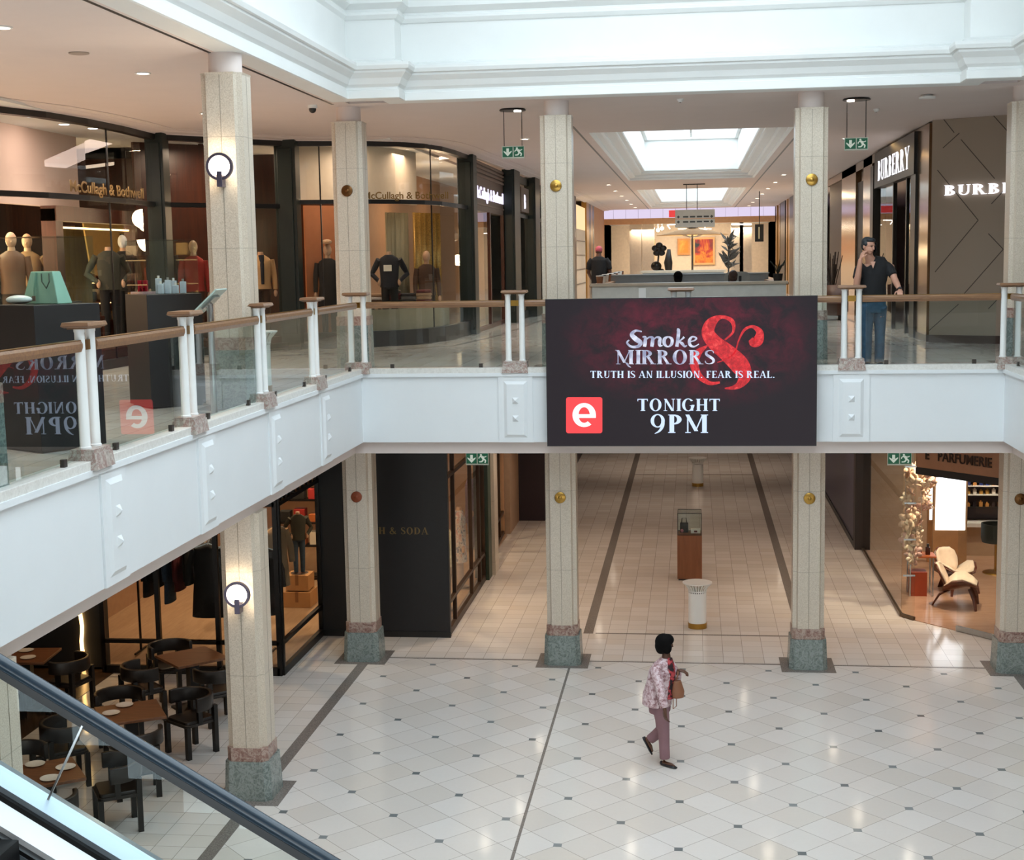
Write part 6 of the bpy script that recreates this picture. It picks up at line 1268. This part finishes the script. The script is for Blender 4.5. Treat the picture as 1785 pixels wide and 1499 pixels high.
for A in (RA, LA): m.loft([(A[0], .04, .04), (A[1], .035, .035), (A[2], .025, .025)], 12)
hand(m, RA[2], Vector((.05, -.04, -1)), Vector((.8, .5, 0)), 1.0, .4, -1); hand(m, W_(1183, 1168, -.02), Vector((.8, -.3, -.1)), Vector((.1, 0, -1)), .9, .5, 1)
RL = [W_(1150, 1228, -.08), W_(1156, 1274, -.1), W_(1159, 1317, -.1)]; LL = [W_(1152, 1228, .08), W_(1152, 1272, .1), W_(1132, 1290, .14)]
for A in (RL, LL): m.loft([(A[0], .07, .07), (A[1], .05, .05), (A[2], .034, .034)], 12)
rt = Vector(RL[2]); rt.z = .075; lt_ = Vector(LL[2])
fd = Vector((.8, -.6, 0)).normalized(); m.loft([(tuple(rt+Vector((0, 0, .06))), .034, .034), (tuple(rt-fd*.03+Vector((0, 0, -.045))), .036, .035), (tuple(rt+fd*.1+Vector((0, 0, -.052))), .036, .02), (tuple(rt+fd*.15+Vector((0, 0, -.058))), .025, .012)], 12, side=(0, 0, 1))
ld = Vector((.45, -.12, -.9)).normalized(); hp = Vector((-.9, .1, -.35)).normalized(); m.loft([(tuple(lt_+Vector((.04, 0, .05))), .034, .034), (tuple(lt_-ld*.02+hp*.03), .036, .03), (tuple(lt_+ld*.08+hp*.02), .034, .022), (tuple(lt_+ld*.15+hp*.03), .024, .012)], 12, side=(0, 1, 0))
body_mesh(m, 'body', skd, wm, .007)
# trousers
mv = plain('mauve_trousers', '8C6A70', .8, var=.05); m = MB()
m.loft([(W_(1150, 1240), .16, .12), (W_(1150, 1222), .175, .135), (W_(1152, 1205), .15, .115)], 18, side=tuple(sdv))
m.loft([(W_(1150, 1226, -.08), .1, .11), (W_(1154, 1250, -.1), .092, .1), (W_(1157, 1274, -.1), .072, .074), (W_(1158, 1298, -.1), .066, .068), (W_(1159, 1322, -.1), .064, .066)], 14)
m.loft([(W_(1152, 1226, .08), .1, .11), (W_(1154, 1250, .1), .09, .095), (W_(1153, 1271, .1), .072, .072), (W_(1143, 1281, .12), .066, .066), (W_(1133, 1289, .14), .062, .062)], 14)
body_mesh(m, 'trousers', mv, wm, .009, 5)
# jacket with an open front, blouse
jk = NT('pink_patterned_jacket'); x, y, z, v = jk.pos(True); f = jk.noise(v, 26, 4, .6, .6); jk.set(base=jk.ramp(f, [(.38, srgb('8C6468')), (.5, srgb('C2A4A8')), (.62, srgb('DCCBD0'))]), rough=.6, sheen=.1); jk = jk.m
m = MB(); m.loft([(W_(1145, 1227), .205, .175), (W_(1146, 1212), .205, .175), (W_(1150, 1190), .185, .155), (W_(1154, 1170), .19, .15), (W_(1157, 1158), .175, .1), (W_(1160, 1150), .1, .075), (W_(1160, 1146), .075, .065)], 22, side=tuple(sdv))
m.loft([(W_(1146, 1158, -.14), .06, .06), (W_(1144, 1172, -.2), .066, .066), (W_(1151, 1202, -.28), .06, .06), (W_(1158, 1234, -.34), .048, .048)], 14)
m.loft([(W_(1169, 1158, .13), .06, .06), (W_(1176, 1172, .15), .06, .06), (W_(1181, 1183, .12), .052, .052), (W_(1182, 1174, .04), .044, .044)], 14)
body_mesh(m, 'jacket', jk, wm, .008, 4)
bl = NT('red_black_blouse'); x, y, z, v = bl.pos(True); f = bl.noise(v, 16, 3, .6, .4); bl.set(base=bl.ramp(f, [(.5, srgb('1E1014')), (.56, srgb('A02A34')), (.66, srgb('B8484C'))]), rough=.7)
m = MB(); fo = hd*.06; sh_ = lambda p: tuple(Vector(p)+hd*.05); m.loft([(sh_(W_(1152, 1214)), .1, .12), (sh_(W_(1154, 1192)), .085, .105), (sh_(W_(1158, 1170)), .085, .1), (sh_(W_(1160, 1155)), .07, .06), (tuple(Vector(W_(1162, 1146))+hd*.02), .05, .05)], 18, side=tuple(sdv)); body_mesh(m, 'blouse', bl.m, wm, .009)
# hair, shoes
m = MB(); Rh = Matrix((hs, hf, hu)).transposed(); hcv = hc
for o, a, b_, h in (((0, -.03, .03), .1, .105, .105), ((0, -.045, -.02), .098, .085, .1), ((0, .02, .06), .09, .08, .07), ((.07, -.0, -.03), .035, .06, .075), ((-.07, .0, -.03), .035, .06, .075), ((0, -.06, -.07), .08, .05, .05)): m.ell(tuple(hcv+hs*o[0]+hf*o[1]+hu*o[2]), a, b_, h, 16, 10, Rh)
body_mesh(m, 'hair', plain('black_hair', '0B0909', .9, var=.3, scale=60, spec=.15), wm, .008, 3)
shm = plain('black_flat_shoe', '15161C', .3)
m = MB(); q = rt; m.loft([(tuple(q-fd*.065+Vector((0, 0, -.045))), .02, .022), (tuple(q-fd*.04+Vector((0, 0, -.05))), .036, .024), (tuple(q+fd*.05+Vector((0, 0, -.058))), .042, .017), (tuple(q+fd*.12+Vector((0, 0, -.058))), .042, .017), (tuple(q+fd*.175+Vector((0, 0, -.064))), .022, .01)], 14, side=(.6, .8, 0)); m.build('shoe', shm, wm, True)
m = MB(); q = lt_+hp*.05; m.loft([(tuple(q-ld*.06), .02, .02), (tuple(q-ld*.03), .036, .022), (tuple(q+ld*.05), .04, .016), (tuple(q+ld*.12), .04, .016), (tuple(q+ld*.18), .02, .01)], 14, side=(.1, 1, 0)); m.build('shoe', shm, wm, True)
bg_ = thing('shoulder_bag', 'tan shoulder bag hanging at the front of the walking woman', 'bag', W_(1184, 1200, -.12)); bt = plain('tan_leather', '8A5A40', .45)
c0 = Vector(W_(1182, 1202, -.06)); m = MB(); m.loft([(tuple(c0+Vector((0, 0, -.1))), .075, .045), (tuple(c0+Vector((0, 0, -.03))), .085, .05), (tuple(c0+Vector((-.01, 0, .11))), .05, .03)], 14, side=(.8, .4, 0)); m.build('bag_body', bt, bg_, SM, .004); MB().tube([tuple(c0+Vector((-.03, 0, .1))), W_(1181, 1180, -.08), W_(1182, 1170, -.03)], .009, 7).tube([tuple(c0+Vector((-.02, -.03, -.05))), tuple(c0+Vector((-.02, -.02, -.2))), tuple(c0+Vector((-.06, -.02, -.24))), tuple(c0+Vector((-.06, 0, -.05)))], .006, 6).build('strap', bt, bg_)
# --- man on the phone leaning on the rail
MY = .55
Q = lambda px, py, d=0: tuple(onY(px, py, MY+d))
mn = thing('person', 'man in black polo and jeans talking on a phone at the balcony rail', 'person', (3.85, MY, ZF)); skl = plain('fair_skin', 'BE8D76', .5, var=.05)
m = MB(); m.loft([(Q(1523, 532), .15, .1), (Q(1523, 505), .15, .1), (Q(1524, 480), .17, .11), (Q(1524, 463), .18, .09), (Q(1518, 455, -.02), .08, .07), (Q(1515, 447, -.05), .058, .06), (Q(1514, 438, -.07), .056, .06)], 16, side=(1, 0, 0))
mh = Vector(Q(1514, 429, -.1)); ms, mf, mu = face_head(m, mh, Vector((.62, -.75, -.16)), (.08, -.1, 1), 1.02)
RA = [Q(1497, 466, -.02), Q(1493, 499, -.14), Q(1500, 452, -.2)]; LA = [Q(1552, 464, 0), Q(1559, 486, -.12), Q(1569, 506, -.4)]
m.loft([(RA[0], .055, .055), (RA[1], .047, .047)], 14); m.loft([(RA[1], .048, .048), (tuple((Vector(RA[1])*.6+Vector(RA[2])*.4)), .046, .046), (RA[2], .03, .03)], 14); m.ell(RA[1], .046, .046, .046)
m.loft([(LA[0], .055, .055), (LA[1], .047, .047)], 14); m.loft([(LA[1], .048, .048), (tuple((Vector(LA[1])*.55+Vector(LA[2])*.45)), .045, .045), (LA[2], .029, .029)], 14); m.ell(LA[1], .046, .046, .046)
hand(m, RA[2], Vector((.3, -.02, .9)), Vector((.8, .35, -.2)), 1.0, .55, -1)
hand(m, LA[2], Vector((-.12, -.8, -.3)), Vector((0, .1, -1)), 1.05, .75, -1)
FR, FL = Vector((onY(1511, 600, MY).x, MY, ZF)), Vector((onY(1534, 600, MY).x, MY+.05, ZF))
for A in ((Q(1512, 535), tuple(FR+Vector((0, 0, .5))), tuple(FR+Vector((0, 0, .09)))), (Q(1535, 535), tuple(FL+Vector((0, 0, .5))), tuple(FL+Vector((0, 0, .09))))): m.loft([(A[0], .085, .085), (A[1], .058, .058), (A[2], .042, .042)], 12)
for F_ in (FR, FL): m.loft([(tuple(F_+Vector((0, .05, .05))), .035, .04), (tuple(F_+Vector((0, -.1, .04))), .042, .03), (tuple(F_+Vector((0, -.17, .025))), .03, .015)], 12)
body_mesh(m, 'body', skl, mn, .0065, 4)
bp_ = plain('black_polo', '101012', .85, var=.1)
m = MB(); m.loft([(Q(1522, 526), .185, .145), (Q(1522, 512), .185, .145), (Q(1522, 495), .18, .14), (Q(1524, 478), .195, .14), (Q(1525, 465), .215, .115), (Q(1523, 458), .17, .09), (Q(1519, 454, -.01), .095, .08)], 24, side=(1, 0, 0))
m.loft([(Q(1504, 464), .075, .075), (Q(1498, 470, -.03), .074, .072), (Q(1494, 485, -.1), .066, .066)], 14); m.loft([(Q(1544, 464), .075, .075), (Q(1551, 468, -.02), .07, .07), (Q(1557, 480, -.1), .062, .062)], 14)
body_mesh(m, 'polo_shirt', bp_, mn, .009, 4)
MB().add([tuple(Vector(Q(1517, 456, -.12))), tuple(Vector(Q(1526, 456, -.12))), tuple(Vector(Q(1522, 468, -.15)))], [(0, 1, 2)]).build('open_neck', skl, mn, solid=.01)
m = MB(); m.loft([(Q(1523, 545), .16, .115), (Q(1523, 530), .172, .13), (Q(1523, 518), .168, .128)], 18, side=(1, 0, 0))
for px, F_ in ((1513, FR), (1534, FL)): m.loft([(Q(px, 533), .1, .115), (tuple(F_+Vector((0, 0, .72))), .092, .105), (tuple(F_+Vector((0, -.02, .48))), .075, .082), (tuple(F_+Vector((0, 0, .25))), .07, .075), (tuple(F_+Vector((0, 0, .05))), .068, .078)], 16)
body_mesh(m, 'jeans', plain('washed_blue_denim', '34546C', .85, var=.22, scale=14), mn, .01, 4)
m = MB()
for o, a, b_, h in (((0, -.03, .055), .085, .092, .075), ((0, .03, .09), .072, .06, .035), ((0, -.06, .0), .078, .05, .075), ((.06, -.01, .03), .028, .05, .04), ((-.06, -.01, .03), .028, .05, .04)): m.ell(tuple(mh+ms*o[0]+mf*o[1]+mu*o[2]), a, b_, h, 16, 10, Matrix((ms, mf, mu)).transposed())
body_mesh(m, 'hair', plain('greying_dark_hair', '1E2226', .6, var=.35, scale=50), mn, .008, 2)
m = MB()
for e in (-1, 1): m.ell(tuple(mh+ms*.031*e+mf*.088+mu*.006), .012, .006, .006); m.ell(tuple(mh+ms*.033*e+mf*.092+mu*.03), .018, .006, .004)
m.build('eyes_and_brows', plain('dark_eye', '2A1E1A', .4), mn, True)
ph = thing('mobile_phone', 'dark mobile phone held to the ear of the man at the rail', 'phone', tuple(mh-ms*.09)); pc = mh-ms*.098+mf*.03-mu*.02; MB().obox(pc, mu*.07, mf*.034, ms*.005).build('phone_body', M['black'], ph, bevel=.002); MB().obox(pc+ms*.006, mu*.062, mf*.03, ms*.001).build('screen', plain('phone_glass', '20242A', .1), ph)
d_ = (Vector(LA[2])-Vector(LA[1])).normalized(); wp_ = Vector(LA[2])-d_*.02; wt = thing('wrist_watch', 'black wrist watch on the hand resting on the rail', 'watch', tuple(wp_)); MB().loft([(tuple(wp_-d_*.013), .036, .036), (tuple(wp_+d_*.013), .036, .036)], 20).build('watch_strap', M['black'], wt, SM); MB().loft([(tuple(wp_+Vector((-.0, -.028, .022))), .02, .02), (tuple(wp_+Vector((.0, -.036, .03))), .019, .019)], 16).build('watch_case', M['dark'], wt, SM)
for i, F_ in enumerate((FR, FL)): MB().loft([(tuple(F_+Vector((0, .1, .04))), .035, .035), (tuple(F_+Vector((0, .03, .045))), .045, .042), (tuple(F_+Vector((0, -.12, .035))), .05, .032), (tuple(F_+Vector((0, -.2, .025))), .03, .02)], 14).build('shoe', shm, mn, True)
# --- man in a pink cap seen from behind, and the two seated at the kiosk
def back_person(px, Y_, topz, label, shirt, hair, cap=None, seated=False, skin=None, leg=None):
    x = onY(px, 450, Y_).x; t = thing('person', label, 'person', (x, Y_, ZF)); sk_ = skin or skd; h = topz-ZF; P = lambda u, v, z: (x+u, Y_+v, ZF+z)
    m = MB(); sz = h-.275; m.loft([(P(0, 0, sz-.6), .14, .1), (P(0, 0, sz-.3), .15, .1), (P(0, 0, sz-.05), .17, .09), (P(0, 0, sz+.02), .07, .065), (P(0, .01, sz+.1), .055, .055)], 14, side=(1, 0, 0)); face_head(m, P(0, .02, h-.13), (.1, 1, -.05), (0, 0, 1), .95)
    for e in (-1, 1): m.loft([(P(.19*e, 0, sz-.06), .05, .05), (P(.25*e, .02, sz-.35), .043, .043), (P(.2*e, .2, sz-.5), .03, .03)], 12); hand(m, P(.2*e, .2, sz-.5), Vector((-.2*e, .9, -.2)), Vector((0, .2, -1)), .95, .45, e)
    if seated:
        for e in (-1, 1): m.loft([(P(.09*e, 0, sz-.55), .085, .085), (P(.11*e, .42, sz-.55), .06, .06), (P(.11*e, .42, .08), .04, .04), (P(.11*e, .55, .04), .04, .025)], 12)
    else:
        for e in (-1, 1): m.loft([(P(.09*e, 0, sz-.58), .085, .085), (P(.1*e, .02, .5), .058, .058), (P(.1*e, 0, .08), .042, .042), (P(.1*e, .16, .03), .04, .022)], 12)
    body_mesh(m, 'body', sk_, t, .009)
    m = MB(); m.loft([(P(0, 0, sz-.62), .18, .14), (P(0, 0, sz-.3), .185, .14), (P(0, 0, sz-.06), .21, .115), (P(0, 0, sz), .13, .085), (P(0, 0, sz+.03), .075, .07)], 20, side=(1, 0, 0))
    for e in (-1, 1): m.loft([(P(.15*e, 0, sz-.04), .075, .075), (P(.22*e, .0, sz-.14), .075, .072), (P(.245*e, .01, sz-.28), .066, .066)], 12)
    body_mesh(m, 'shirt', shirt, t, .01)
    m = MB()
    if seated:
        for e in (-1, 1): m.loft([(P(.09*e, -.03, sz-.55), .1, .1), (P(.11*e, .42, sz-.55), .075, .075), (P(.11*e, .42, .12), .06, .06)], 12)
    else:
        m.loft([(P(0, 0, sz-.64), .165, .12), (P(0, 0, sz-.52), .165, .125)], 16, side=(1, 0, 0))
        for e in (-1, 1): m.loft([(P(.09*e, 0, sz-.58), .1, .11), (P(.1*e, .02, .5), .075, .08), (P(.1*e, 0, .08), .065, .07)], 12)
    body_mesh(m, 'trousers', leg or blk, t, .011)
    c = Vector(P(0, .02, h-.13)); m = MB()
    if cap: m.ell(tuple(c+Vector((0, -.005, .045))), .088, .1, .085).box(c.x-.07, c.x+.07, c.y+.08, c.y+.17, c.z+.04, c.z+.052); body_mesh(m, 'cap', cap, t, .008, 2)
    else: m.ell(tuple(c+Vector((0, -.03, .035))), .084, .09, .09).ell(tuple(c+Vector((0, -.05, -.03))), .076, .05, .06); body_mesh(m, 'hair', hair, t, .008, 2)
    if seated:
        st2 = thing('counter_stool', 'stool under the '+label.split(' seated')[0], 'stool', (x, Y_, ZF)); MB().cyl(x, Y_, ZF+sz-.72, ZF+sz-.66, .19, n=24).build('seat', M['dark'], st2, SM); MB().cyl(x, Y_, ZF, ZF+sz-.72, .03, n=12).build('stem', M['steel'], st2); MB().cyl(x, Y_, ZF, ZF+.02, .2, n=24).build('foot', M['steel'], st2)
    return t
hb = plain('black_hair', '0B0909', .9, var=.3, scale=60, spec=.15)
back_person(1044, 13.5, 6.47, 'man in a pink cap and black T-shirt standing in the upper corridor', plain('black_tee', '0D0D10', .85), hb, plain('faded_pink_cap', 'B0525E', .8))
back_person(1182, 5.6, 5.935, 'person with black hair in black top seated at the kiosk left of its middle', blk, hb, None, True)
back_person(1278, 6.0, 5.93, 'person with brown hair in black top seated at the right side of the kiosk', blk, plain('brown_hair', '3E2A22', .6, var=.3, scale=50), None, True)
